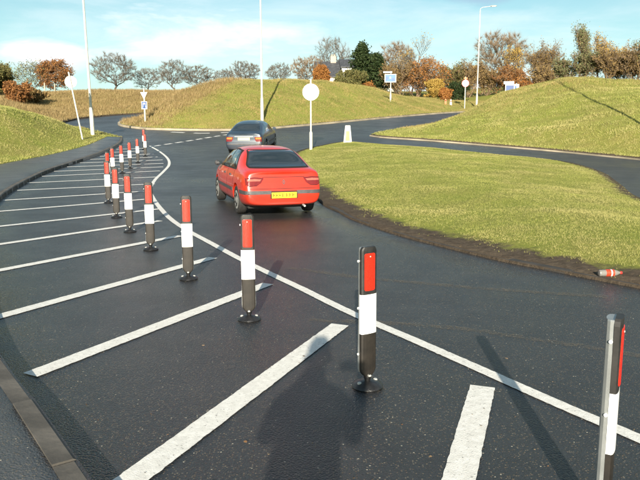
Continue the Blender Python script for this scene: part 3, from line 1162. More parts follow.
# white round sign on the island
x, y = -.43, 31.7
s = empty('round_sign', (x, y, iz(x, y)), R(-1))
MB().tube([(0, .05, -.3), (0, .05, .78), (0, .05, .85)], [.075, .075, .05], 14).build('base_sleeve', M['galv_white'], s, True)
MB().tube([(0, .05, .8), (0, .05, 3.22)], .042, 12).build('pole', M['galv_white'], s, True)
MB().lathe([(.044, 3.22), (.03, 3.25), (.008, 3.26)], 12, (0, .05, 0)).build('cap', M['galv'], s, True)
d = disc(.385, -.012, .0, M['sign_white'], 'sign_disc', s, 2.66)
MB().lathe([(.385, 0), (.385, .012), (.37, .012), (.37, 0)], 28, (0, 0, 2.66), 'Y').build('rim', M['galv'], d)
for zz in (2.48, 2.84):
    MB().box((0, .022, zz), (.5, .03, .04)).build('bracket', M['galv'], s)
tag(s, 'blank white round sign on a pale post at the tip of the grass island', 'road sign')

# leaning sign pole on the left verge
x, y = -12.6, 35.7
s = empty('leaning_sign', (x, y, gz(x, y)))
s.rotation_euler = (R(-1), R(-8.5), R(8))
MB().tube([(0, 0, -.3), (0, 0, 3.55)], .042, 10).build('pole', M['galv_white'], s, True)
d = disc(.31, .045, .055, M['galv_white'], 'sign_disc', s, 3.05, 24, .0)
MB().box((0, .06, 3.05), (.4, .02, .04)).build('bracket', M['galv'], s)
tag(s, 'leaning pole with a grey round sign on the left verge', 'road sign')

# give-way back and blue panel at the spur of the mound
x, y = -12.15, 46.9
s = empty('junction_sign', (x, y, gz(x, y)), R(-4))
MB().tube([(0, .04, -.3), (0, .04, .6), (0, .04, 2.25)], [.07, .06, .045], 10).build('pole', M['galv_white'], s, True)
tri = [(-.25, 2.0), (.25, 2.0), (.03, 1.56), (-.03, 1.56)]
MB().prism(tri, -.012, .0).build('triangle_plate', M['galv'], s)
bp = MB().prism([(-.20, .86), (.20, .86), (.20, 1.38), (-.20, 1.38)], -.022, -.004).build('white_panel', M['sign_white'], s)
MB().prism([(-.165, .90), (.165, .90), (.165, 1.34), (-.165, 1.34)], -.027, -.022).build('blue_field', M['sign_blue'], bp)
for sx in (-1, 1):
    MB().prism([(sx * .10 - .014, .95), (sx * .10 + .014, .95), (sx * .055 + .012, 1.28), (sx * .055 - .012, 1.28)], -.031, -.027).build('symbol_stroke', M['sign_white'], bp)
MB().prism([(-.11, 1.20), (.11, 1.20), (.11, 1.235), (-.11, 1.235)], -.0335, -.0312).build('symbol_bar', M['sign_white'], bp)
tag(s, 'white triangle plate over a small blue square sign at the mound spur', 'road sign')

# blue direction sign by the right road
x, y = 6.75, 65.0
s = empty('direction_sign', (x, y, gz(x, y)), R(-4))
MB().tube([(0, .05, -.3), (0, .05, .55), (0, .05, .62), (0, .05, 2.4)], [.09, .09, .05, .045], 10).build('pole', M['galv_white'], s, True)
bp = MB().prism([(-.58, 1.68), (.50, 1.68), (.50, 2.44), (-.58, 2.44)], -.02, .0).build('board', M['sign_white'], s)
MB().prism([(-.53, 1.73), (.45, 1.73), (.45, 2.39), (-.53, 2.39)], -.026, -.02).build('blue_field', M['sign_paleblue'], bp)
MB().prism([(-.44, 1.9), (-.30, 1.9), (-.30, 2.2), (-.44, 2.2)], -.030, -.026).build('symbol', M['sign_blue'], bp)
MB().prism([(-.12, 2.04), (.0, 2.04), (.0, 2.2), (-.12, 2.2)], -.030, -.026).build('symbol', M['sign_white'], bp)
MB().prism([(.12, 1.86), (.34, 1.86), (.34, 2.06), (.12, 2.06)], -.030, -.026).build('symbol', M['sign_blue'], bp)
MB().prism([(-.72, 2.56), (.10, 2.56), (.10, 2.70), (-.72, 2.70)], -.02, .0).build('top_strip', M['sign_white'], s)
MB().tube([(0, .05, 2.3), (0, .05, 2.72)], .04, 8).build('pole_top', M['galv_white'], s, True)
tag(s, 'pale blue direction board with white border on a post beyond the white disc', 'road sign')

# distant round sign with a red ring
x, y = 15.9, 74.5
s = empty('ringed_sign', (x, y, gz(x, y)), R(-4))
MB().tube([(0, .05, -.3), (0, .05, 3.45)], .055, 10).build('pole', M['galv_white'], s, True)
d = disc(.40, -.012, .0, M['sign_red'], 'sign_disc', s, 2.75, 24)
disc(.35, -.018, -.012, M['sign_white'], 'white_field', d, 2.75, 24)
MB().box((.0, -.023, 2.75), (.07, .008, .34)).build('symbol', M['black_plastic'], d)
MB().prism([(-.20, 3.22), (.20, 3.22), (.20, 3.36), (-.20, 3.36)], -.012, 0).build('top_plate', M['orange'], s)
tag(s, 'distant round white sign with a red ring beside the far right lamp', 'road sign')

# blue and white board standing behind the crest of the right mound
x, y = 15.75, 56.0
zt = 1.75 + 56 * (127 - 89) / 665
s = empty('mound_sign', (x, y, gz(x, y)), R(-12))
zc = zt - gz(x, y)
for sx in (-.42, .38):
    MB().tube([(sx, .05, -.3), (sx, .05, zc + .35)], .04, 8).build('pole', M['galv'], s, True)
bp = MB().prism([(-.50, zc - .38), (.58, zc - .38), (.58, zc + .26), (-.50, zc + .26)], -.02, .0).build('board', M['sign_white'], s)
MB().prism([(-.44, zc - .30), (.18, zc - .30), (.18, zc + .18), (-.44, zc + .18)], -.026, -.02).build('blue_field', M['sign_blue'], bp)
MB().prism([(.24, zc - .28), (.40, zc - .28), (.40, zc + .12), (.24, zc + .12)], -.026, -.02).build('side_field', M['sign_paleblue'], bp)
MB().prism([(-.64, zc + .28), (.18, zc + .28), (.18, zc + .50), (-.64, zc + .50)], -.02, .0).build('top_strip', M['sign_white'], s)
tag(s, 'blue board with white frame poking over the right mound', 'road sign')

# white verge marker on the island beside the round sign
x, y = 1.44, 35.0
s = empty('verge_marker', (x, y, iz(x, y)), R(0))


def vm(z):
    w = .215 - .085 * z / .85
    t = .075 - .02 * z / .85
    return [(-w, -t * .4), (-w * .8, -t), (w * .8, -t), (w, -t * .4), (w, t * .4), (w * .8, t), (-w * .8, t), (-w, t * .4)]


slab(vm, [-.05, .2, .5, .80, .85], 'body', M['sign_white'], s)
MB().prism([(-.12, .06), (.12, .06), (.09, .58), (-.09, .58)], -.082, -.066).build('yellow_panel', simple('dirty_yellow', (.46, .33, .12), .5, .2, 6), s)
tag(s, 'stubby white plastic marker with yellowish panel on the grass island', 'marker')

# two little posts by the far road
for (px, mat, lab) in ((14.15, M['orange'], 'small orange post beside the far right road'), (14.75, M['white_plastic'], 'small white post beside the far right road')):
    py = 76.5
    s = empty('small_post', (px, py, gz(px, py)))
    slab(lambda z: [(-.11, -.05), (.11, -.05), (.11, .05), (-.11, .05)] if z < .6 else [(-.06, -.03), (.06, -.03), (.06, .03), (-.06, .03)], [-.1, .3, .6, .66], 'body', mat, s)
    MB().box((0, -.053, .45), (.14, .006, .14)).build('reflector', M['reflector'], s)
    tag(s, lab, 'post')

# plastic bottle in the gutter
x, y = 3.37, 7.56
s = empty('drink_bottle', (x, y, rz_(y) + .034 + .043), R(4))
bp = [(.012, -.135), (.034, -.13), (.040, -.115), (.037, -.10), (.040, -.085), (.040, -.02), (.038, .05), (.030, .085), (.015, .115), (.013, .125)]
pl, nt, b = new_mat('clear_plastic')
b.inputs['Base Color'].default_value = (.30, .29, .27, 1)
setp(b, rough=.2, trans=.4)
MB().lathe(bp, 18, (0, 0, 0), 'X').build('bottle_body', pl, s, True)
lb = MB().lathe([(.0412, -.055), (.0415, .0), (.0412, .045)], 18, (0, 0, 0), 'X').build('wrapper', simple('red_wrapper', (.55, .05, .02), .4, .15, 30), s, True)
MB().lathe([(.0425, .002), (.0425, .018)], 18, (0, 0, 0), 'X').build('white_stripe', M['white_plastic'], lb, True)
MB().lathe([(.016, .120), (.016, .145), (.013, .147)], 14, (0, 0, 0), 'X').build('cap', M['sign_red'], s, True)
tag(s, 'crushed plastic drink bottle with red wrapper lying at the island kerb', 'bottle')


# ------------------------------------------------------------------ cars
def car_paint(name, col, flake=0.0, rough=.28, metal=0.0):
    m, nt, b = new_mat(name)
    f = ramp(nt, noise(nt, 2.5, 5), (.35, .7))
    c = mixc(nt, f, tuple(x * .92 for x in col), tuple(min(1, x * 1.06) for x in col))
    # road dirt on the lower panels
    tc = N(nt, 'ShaderNodeTexCoord')
    sp = N(nt, 'ShaderNodeSeparateXYZ')
    nt.links.new(tc.outputs['Object'], sp.inputs[0])
    dz = mth(nt, 'ADD', sp.outputs[2], mth(nt, 'MULTIPLY', mth(nt, 'SUBTRACT', noise(nt, 7, 5), .5), .35))
    mr = nt.nodes.new('ShaderNodeMapRange')
    nt.links.new(dz, mr.inputs[0])
    mr.inputs[1].default_value, mr.inputs[2].default_value = .60, .22
    c = mixc(nt, mth(nt, 'MULTIPLY', mr.outputs[0], .35), c, (.07, .05, .035))
    nt.links.new(c, b.inputs['Base Color'])
    setp(b, rough=rough, coat=.5, coat_rough=.06, metal=metal)
    return m


M['glass'] = None
m, nt, b = new_mat('car_glass')
b.inputs['Base Color'].default_value = (.016, .024, .030, 1)
setp(b, rough=.04, spec=.8)
M['glass'] = m
M['lamp_red'] = simple('lamp_red', (.15, .006, .005), .12, .12, 20, 0, coat=.6)
M['lamp_amber'] = simple('lamp_amber', (.75, .16, .02), .12, .1, 20, 0, coat=.6)
M['lamp_clear'] = simple('lamp_clear', (.34, .10, .07), .12, .1, 20, 0, coat=.6)
M['trim'] = simple('bumper_trim', (.055, .052, .055), .55, .25, 10)
M['seam'] = simple('panel_gap', (.012, .006, .005), .8, .2, 10)
M['tyre'] = simple('tyre', (.018, .017, .016), .8, .35, 20, .003)
M['hub'] = simple('wheel_cover', (.42, .42, .40), .4, .2, 14, 0, metal=.3)
M['plate_y'] = simple('plate_yellow', (.78, .53, .03), .35, .06, 20)
M['plate_p'] = simple('plate_pale', (.58, .50, .26), .35, .06, 20)
M['under'] = simple('underbody', (.012, .012, .012), .8, .3, 10)
M['seat'] = simple('seat_fabric', (.03, .032, .036), .9, .3, 10)


def loft_body(name, ST, tail, nose, arches, mat, parent, wheel_r):
    """ST: rows (y, w, zb, zbelt, [5 top points (x, z)]); mirrored closed loft, smoothed, arches cut"""
    V, F = [], []
    rows = []

    def half(st):
        y, w, zb, zbelt, top = st[:5]
        h = [(0, zb), (w * .80, zb), (w * .955, zb + .07), (w, zb + .22), (w * 1.0, (zb + .22) * .45 + zbelt * .55), (w * .975, zbelt - .06)]
        return h + list(top)
    nhalf = 11

    def yoff(tab, z):
        zs_, ds = zip(*tab)
        return float(np.interp(z, zs_, ds))
    S = []
    for st in ST:
        S.append([(x, st[0], z) for x, z in half(st)])
    # curved tail and nose: the end rows follow a profile in z
    S[0] = [(x, yoff(tail, z) + .10 * (abs(x) / .85) ** 3, z) for x, _, z in S[0]]
    S[-1] = [(x, yoff(nose, z) - .22 * (abs(x) / .8) ** 2.2, z) for x, _, z in S[-1]]

    def shrink(row, k, dy):
        zc = sum(p[2] for p in row) / len(row)
        return [(x * k, y + dy, zc + (z - zc) * k) for x, y, z in row]
    pre = [(x, y - .004, z) for x, y, z in shrink(S[0], .90, 0)]
    pre = [(x, yoff(tail, z) + .10 * (abs(x) / .85) ** 3 - .002, z) for x, _, z in pre]
    post = [(x, yoff(nose, z) - .22 * (abs(x) / .8) ** 2.2 + .004, z) for x, _, z in shrink(S[-1], .88, 0)]
    S = [pre] + S + [post]
    for r in S:
        full = r + [(-x, y, z) for x, y, z in reversed(r[1:-1])]
        rows.append([len(V) + i for i in range(len(full))])
        V += full
    n = len(rows[0])
    for a, b_ in zip(rows, rows[1:]):
        for k in range(n):
            F.append((a[k], a[(k + 1) % n], b_[(k + 1) % n], b_[k]))
    # end caps as strips between left and right halves
    for row in (rows[0], rows[-1]):
        for i in range(nhalf - 1):
            l0, l1 = row[i], row[i + 1]
            r0, r1 = row[(n - i) % n], row[(n - i - 1) % n]
            f = [l0, l1, r1, r0]
            f = list(dict.fromkeys(f))
            if len(f) >= 3:
                F.append(tuple(f))
    me = bpy.data.meshes.new(name)
    me.from_pydata(V, [], F)
    bm = bmesh.new()
    bm.from_mesh(me)
    bmesh.ops.recalc_face_normals(bm, faces=bm.faces)
    bm.to_mesh(me)
    bm.free()
    o = bpy.data.objects.new(name, me)
    COL.objects.link(o)
    sub = o.modifiers.new('s', 'SUBSURF')
    sub.levels = sub.render_levels = 3
    cutters = []
    for ya in arches:
        for sx in (-1, 1):
            c = MB().lathe([(wheel_r + .055, .52), (wheel_r + .055, 1.1)], 40, (0, ya, wheel_r + .005), 'X')
            if sx < 0:
                c.v = [(-x, y, z) for x, y, z in c.v]
            co = c.build('cutter', mat)
            bo = o.modifiers.new('b', 'BOOLEAN')
            bo.operation = 'DIFFERENCE'
            bo.solver = 'EXACT'
            bo.object = co
            cutters.append(co)
    dg = bpy.context.evaluated_depsgraph_get()
    full = bpy.data.meshes.new_from_object(o.evaluated_get(dg))
    bpy.data.objects.remove(o)
    for c in cutters:
        bpy.data.objects.remove(c)
    full.materials.clear()
    full.materials.append(mat)
    full.name = name
    full.shade_smooth()
    full.set_sharp_from_angle(angle=R(48))
    o = link(bpy.data.objects.new(name, full), parent)
    bvh = BVHTree.FromPolygons([v.co for v in full.vertices], [tuple(p.vertices) for p in full.polygons])
    return o, bvh


def patch(name, poly, axis, bvh, mat, parent, lift=.004, cell=.035, side=1, thick=.006):
    """polygon in the rear view (x, z) or side view (y, z), laid onto the body by ray casting; gets its own thickness"""
    P = np.array(poly, float)
    if axis == 'side' and side < 0:
        pass
    lo, hi = P.min(0), P.max(0)
    gx, gz_ = np.arange(lo[0] + cell / 2, hi[0], cell), np.arange(lo[1] + cell / 2, hi[1], cell)
    g = np.array([(a, c) for a in gx for c in gz_]) if len(gx) and len(gz_) else np.zeros((0, 2))
    if len(g):
        g = g[inpoly(g[:, 0], g[:, 1], P)]
    if len(g):
        g = g[pdist(g[:, 0], g[:, 1], P) > cell * .4]
    per = []
    for i in range(len(P)):
        a, b_ = P[i], P[(i + 1) % len(P)]
        m_ = max(1, int(np.linalg.norm(b_ - a) / cell))
        per += [a + (b_ - a) * t / m_ for t in range(m_)]
    nb = len(per)
    allp = [Vector(p) for p in per] + [Vector(p) for p in g]
    res = geometry.delaunay_2d_cdt(allp, [(i, (i + 1) % nb) for i in range(nb)], [], 1, 1e-5)
    pts, tris = res[0], res[2]
    out, ok = [], []
    for p in pts:
        if axis == 'rear':
            org, d = Vector((p[0], -1.5, p[1])), Vector((0, 1, 0))
        elif axis == 'front':
            org, d = Vector((p[0], 6.5, p[1])), Vector((0, -1, 0))
        elif axis == 'top':
            org, d = Vector((p[0], p[1], 3)), Vector((0, 0, -1))
        else:
            org, d = Vector((2.0 * side, p[0], p[1])), Vector((-side, 0, 0))
        hit, nr, _, _ = bvh.ray_cast(org, d)
        if hit is None:
            out.append(org + d * 1.5)
            ok.append(False)
        else:
            if nr.dot(d) > 0:
                nr = -nr
            out.append(hit + nr * lift)
            ok.append(True)
    F = [tuple(t) for t in tris if all(ok[i] for i in t)]
    if not F:
        return None
    me = bpy.data.meshes.new(name)
    me.from_pydata([tuple(v) for v in out], [], F)
    bm = bmesh.new()
    bm.from_mesh(me)
    bmesh.ops.delete(bm, geom=[v for v in bm.verts if not v.link_faces], context='VERTS')
    bmesh.ops.recalc_face_normals(bm, faces=bm.faces)
    f0 = max(bm.faces, key=lambda f: f.calc_area())
    want = {'rear': Vector((0, -1, .2)), 'front': Vector((0, 1, .2)), 'top': Vector((0, 0, 1)), 'side': Vector((side, 0, 0))}[axis]
    if f0.normal.dot(want) < 0:
        bmesh.ops.reverse_faces(bm, faces=bm.faces)
    # thickness: skirt the rim inwards
    be = [e for e in bm.edges if len(e.link_faces) == 1]
    r = bmesh.ops.extrude_edge_only(bm, edges=be)
    nv = [v for v in r['geom'] if isinstance(v, bmesh.types.BMVert)]
    bm.normal_update()
    for v in nv:
        v.co -= want.normalized() * thick
    bm.to_mesh(me)
    bm.free()
    me.materials.append(mat)
    me.shade_smooth()
    me.set_sharp_from_angle(angle=R(50))
    return link(bpy.data.objects.new(name, me), parent)


def rounded(poly, r=.04, n=4):
    out = []
    P = [Vector(p) for p in poly]
    for i, p in enumerate(P):
        a, c = P[i - 1], P[(i + 1) % len(P)]
        da, dc = (a - p), (c - p)
        k = min(r, da.length * .45, dc.length * .45)
        s_, e_ = p + da.normalized() * k, p + dc.normalized() * k
        for t in range(n + 1):
            u = t / n
            q = s_ * (1 - u) ** 2 + p * 2 * u * (1 - u) + e_ * u ** 2
            out.append((q.x, q.y))
    return out


def wheel(parent, x, y, r, side):
    w = empty('wheel')
    w.parent = parent
    w.location = (x, y, r)
    w.rotation_euler = (0, 0, 0 if side > 0 else math.pi)
    tw = .185
    MB().lathe([(r * .64, -tw / 2), (r * .93, -tw / 2), (r * .985, -tw / 2 + .02), (r, -tw / 2 + .05), (r, tw / 2 - .05), (r * .985, tw / 2 - .02), (r * .93, tw / 2), (r * .66, tw / 2 - .004)],
               32, (0, 0, 0), 'X').build('tyre', M['tyre'], w, True)
    rim = MB().lathe([(r * .66, tw / 2 - .03), (r * .66, tw / 2 - .002), (r * .60, tw / 2 + .004), (r * .35, tw / 2 - .012), (r * .16, tw / 2 + .004), (.01, tw / 2 + .006)], 28, (0, 0, 0), 'X').build('rim', M['hub'], w, True)
    for k in range(7):
        a = 2 * math.pi * k / 7
        s_ = MB()
        c = (tw / 2 + .001, r * .48 * math.cos(a), r * .48 * math.sin(a))
        s_.lathe([(r * .085, -.012), (r * .085, .005)], 10, c, 'X').build('vent_hole', M['under'], w)
    return w


def mirror_parts(poly):
    return [(-x, z) for x, z in reversed(poly)]


def red_car():
    root = empty('red_saloon_car')
    P = car_paint('red_car_paint', (.54, .024, .008), rough=.32)
    ST = [
        (.05, .78, .24, .83, [(.745, .86), (.70, .905), (.53, .925), (.27, .935), (0, .94)]),
        (.30, .825, .20, .85, [(.79, .89), (.72, .95), (.54, .975), (.27, .985), (0, .99)]),
        (.66, .84, .18, .86, [(.795, .90), (.71, .985), (.54, 1.01), (.27, 1.02), (0, 1.025)]),
        (.98, .845, .18, .86, [(.795, .90), (.70, 1.10), (.575, 1.20), (.30, 1.235), (0, 1.245)]),
        (1.34, .848, .18, .86, [(.795, .90), (.69, 1.165), (.56, 1.325), (.30, 1.362), (0, 1.37)]),
        (1.98, .85, .18, .855, [(.795, .895), (.69, 1.17), (.565, 1.345), (.30, 1.39), (0, 1.398)]),
        (2.55, .85, .18, .85, [(.795, .89), (.69, 1.15), (.56, 1.315), (.30, 1.36), (0, 1.368)]),
        (2.95, .845, .18, .85, [(.79, .89), (.70, 1.06), (.59, 1.165), (.30, 1.21), (0, 1.22)]),
        (3.38, .835, .18, .84, [(.775, .875), (.69, .93), (.52, .96), (.27, .975), (0, .98)]),
        (3.80, .81, .18, .79, [(.74, .83), (.64, .865), (.48, .885), (.25, .90), (0, .905)]),
        (4.15, .765, .19, .69, [(.69, .725), (.58, .755), (.43, .775), (.22, .785), (0, .79)]),
        (4.34, .68, .24, .60, [(.60, .625), (.50, .645), (.37, .655), (.19, .66), (0, .665)])]
    tail = [(.20, .10), (.30, .04), (.42, .0), (.54, .0), (.58, .045), (.75, .06), (.90, .10), (.95, .16)]
    nose = [(.2, 4.33), (.4, 4.40), (.55, 4.38), (.7, 4.30)]
    WR = .295
    body, bvh = loft_body('body', ST, tail, nose, (.94, 3.52), P, root, WR)
    # glass
    patch('rear_window', rounded([(-.645, .975), (.645, .975), (.655, 1.02), (.50, 1.318), (-.50, 1.318), (-.655, 1.02)], .05), 'rear', bvh, M['seam'], root, .003)
    rw = patch('rear_glass', rounded([(-.61, .995), (.61, .995), (.622, 1.03), (.475, 1.295), (-.475, 1.295), (-.622, 1.03)], .05), 'rear', bvh, M['glass'], root, .007)
    patch('windscreen', rounded([(-.62, 1.0), (.62, 1.0), (.50, 1.29), (-.50, 1.29)], .04), 'front', bvh, M['glass'], root, .005)
    for s in (-1, 1):
        patch('window_surround', rounded([(1.06, .91), (3.08, .90), (2.56, 1.285), (2.0, 1.325), (1.42, 1.295)], .05), 'side', bvh, M['seam'], root, .003, side=s)
        patch('front_side_window', rounded([(2.03, .93), (2.96, .92), (2.52, 1.255), (2.03, 1.295)], .03), 'side', bvh, M['glass'], root, .007, side=s)
        patch('rear_side_window', rounded([(1.42, .935), (1.96, .93), (1.96, 1.295), (1.50, 1.275)], .03), 'side', bvh, M['glass'], root, .007, side=s)
        patch('quarter_window', rounded([(1.13, .94), (1.37, .937), (1.44, 1.262)], .03), 'side', bvh, M['glass'], root, .007, side=s)
        # doors: gaps, rubbing strip, handles
        for q, poly in enumerate(([(1.985, .30), (1.997, .30), (1.997, .895), (1.985, .895)], [(3.04, .32), (3.052, .32), (3.082, .88), (3.07, .88)], [(1.32, .46), (1.332, .46), (1.20, .90), (1.188, .90)])):
            patch('door_gap', poly, 'side', bvh, M['seam'], root, .002, .05, s, .003)
        patch('side_strip', [(1.30, .455), (3.16, .455), (3.16, .525), (1.30, .525)], 'side', bvh, M['trim'], root, .010, .06, s, .012)
        patch('sill_gap', [(1.32, .275), (3.1, .275), (3.1, .287), (1.32, .287)], 'side', bvh, M['seam'], root, .002, .06, s, .003)
        for hy in (1.52, 2.20):
            patch('door_handle', rounded([(hy, .765), (hy + .15, .765), (hy + .15, .80), (hy, .80)], .012), 'side', bvh, M['trim'], root, .016, .04, s, .02)
        # mirror
        mr = MB()
        V = []
        ring = [(0, .02, .02), (.05, .045, .045), (.14, .06, .065), (.185, .04, .05), (.20, .01, .02)]
        for px, hy, hz in ring:
            for k in range(10):
                t = 2 * math.pi * k / 10
                V.append((s * (.77 + px), 2.86 + hy * math.cos(t) + (.03 if math.cos(t) > 0 else 0), .965 + hz * math.sin(t)))
        Fm = []
        for i in range(4):
            for k in range(10):
                Fm.append((i * 10 + k, i * 10 + (k + 1) % 10, (i + 1) * 10 + (k + 1) % 10, (i + 1) * 10 + k))
        Fm += [tuple(range(10)), tuple(range(40, 50))]
        mo = mr.add(V, Fm).build('door_mirror', M['trim'], root, True)
        MB().box((s * .87, 2.812, .965), (.12, .006, .085)).build('mirror_glass', M['glass'], mo)
    # tail lamps: wedge that runs to a point towards the boot lid, wrapping round the corner
    lamp = [(.415, .80), (.60, .815), (.775, .80), (.775, .655), (.70, .63), (.56, .64), (.47, .70)]
    for poly in (lamp, mirror_parts(lamp)):
        patch('lamp_surround', poly, 'rear', bvh, M['seam'], root, .003)
        t = patch('tail_lamp', [(x * .985 + (.006 if x > 0 else -.006), .725 + (z - .725) * .90) for x, z in poly], 'rear', bvh, M['lamp_red'], root, .009)
        sg = 1 if poly is lamp else -1
        cl = [(sg * a, c) for a, c in ((.46, .772), (.60, .782), (.745, .774), (.745, .735), (.60, .735), (.495, .735))]
        patch('clear_band', cl if sg > 0 else list(reversed(cl)), 'rear', bvh, M['lamp_clear'], t, .0125)
    # boot lid gap, bumper strip, plate, emblem
    patch('boot_gap', [(-.44, .806), (.44, .806), (.44, .817), (-.44, .817)], 'rear', bvh, M['seam'], root, .003, .05, 1, .003)
    patch('boot_gap', [(-.70, .578), (.70, .578), (.70, .588), (-.70, .588)], 'rear', bvh, M['seam'], root, .003, .05, 1, .003)
    patch('bumper_strip', [(-.79, .475), (-.27, .475), (-.27, .545), (-.79, .545)], 'rear', bvh, M['trim'], root, .012, .05, 1, .016)
    patch('bumper_strip', [(.27, .475), (.79, .475), (.79, .545), (.27, .545)], 'rear', bvh, M['trim'], root, .012, .05, 1, .016)
    for s in (-1, 1):
        patch('bumper_strip', [(.10, .475), (.54, .475), (.54, .545), (.10, .545)], 'side', bvh, M['trim'], root, .012, .05, s, .016)
    patch('plate_recess', [(-.285, .385), (.285, .385), (.285, .535), (-.285, .535)], 'rear', bvh, M['seam'], root, .004, .06)
    pt = patch('number_plate', [(-.262, .395), (.262, .395), (.262, .508), (-.262, .508)], 'rear', bvh, M['plate_y'], root, .012, .06, 1, .010)
    xs = [-.215, -.155, -.095, -.035, .06, .125, .19]
    sh = [(.040, .075), (.042, .075), (.036, .075), (.014, .075), (.042, .075), (.040, .075), (.042, .075)]
    for xx, (w, h) in zip(xs, sh):
        for q in ([(xx - w / 2, .416), (xx - w / 2 + .011, .416), (xx - w / 2 + .011, .488), (xx - w / 2, .488)],
                  [(xx - w / 2 + .012, .446), (xx + w / 2, .446), (xx + w / 2, .458), (xx - w / 2 + .012, .458)]):
            patch('plate_mark', q, 'rear', bvh, M['seam'], pt, .0145, .08, 1, .001)
    em = [(0, .765), (-.030, .71), (0, .655), (.030, .71)]
    e1 = patch('emblem', em, 'rear', bvh, M['trim'], root, .008, .06)
    patch('emblem_inner', [(x * .42, .71 + (z - .71) * .42) for x, z in em], 'rear', bvh, P, e1, .0105, .06, 1, .003)
    MB().tube([(.42, .16, .235), (.42, .02, .225)], .022, 10).build('exhaust', M['galv'], root, True)
    MB().box((0, 2.2, .19), (1.36, 3.6, .05)).build('underbody', M['under'], root)
    # high brake light strip inside the glass, aerial
    MB().tube([(0, 2.35, 1.375), (0, 2.05, 1.62)], [.004, .002], 6).build('aerial', M['trim'], root)
    for ya in (.94, 3.52):
        for s in (-1, 1):
            wheel(root, s * .735, ya, WR, s)
    return root


rc = red_car()
hd = R(17.5)
rc.scale = (.96, .96, .97)
# rear axle centre on the road
ax = Vector((-.95, 13.75))
fw = Vector((-math.sin(hd), math.cos(hd)))
org = ax - fw * .94 * .96
rc.location = (org.x, org.y, rz_(ax.y))
rc.rotation_euler = (math.atan2(rz_(ax.y + 2.5) - rz_(ax.y), 2.5), 0, hd)
tag(rc, 'red saloon car seen from behind driving past the grass island', 'car')


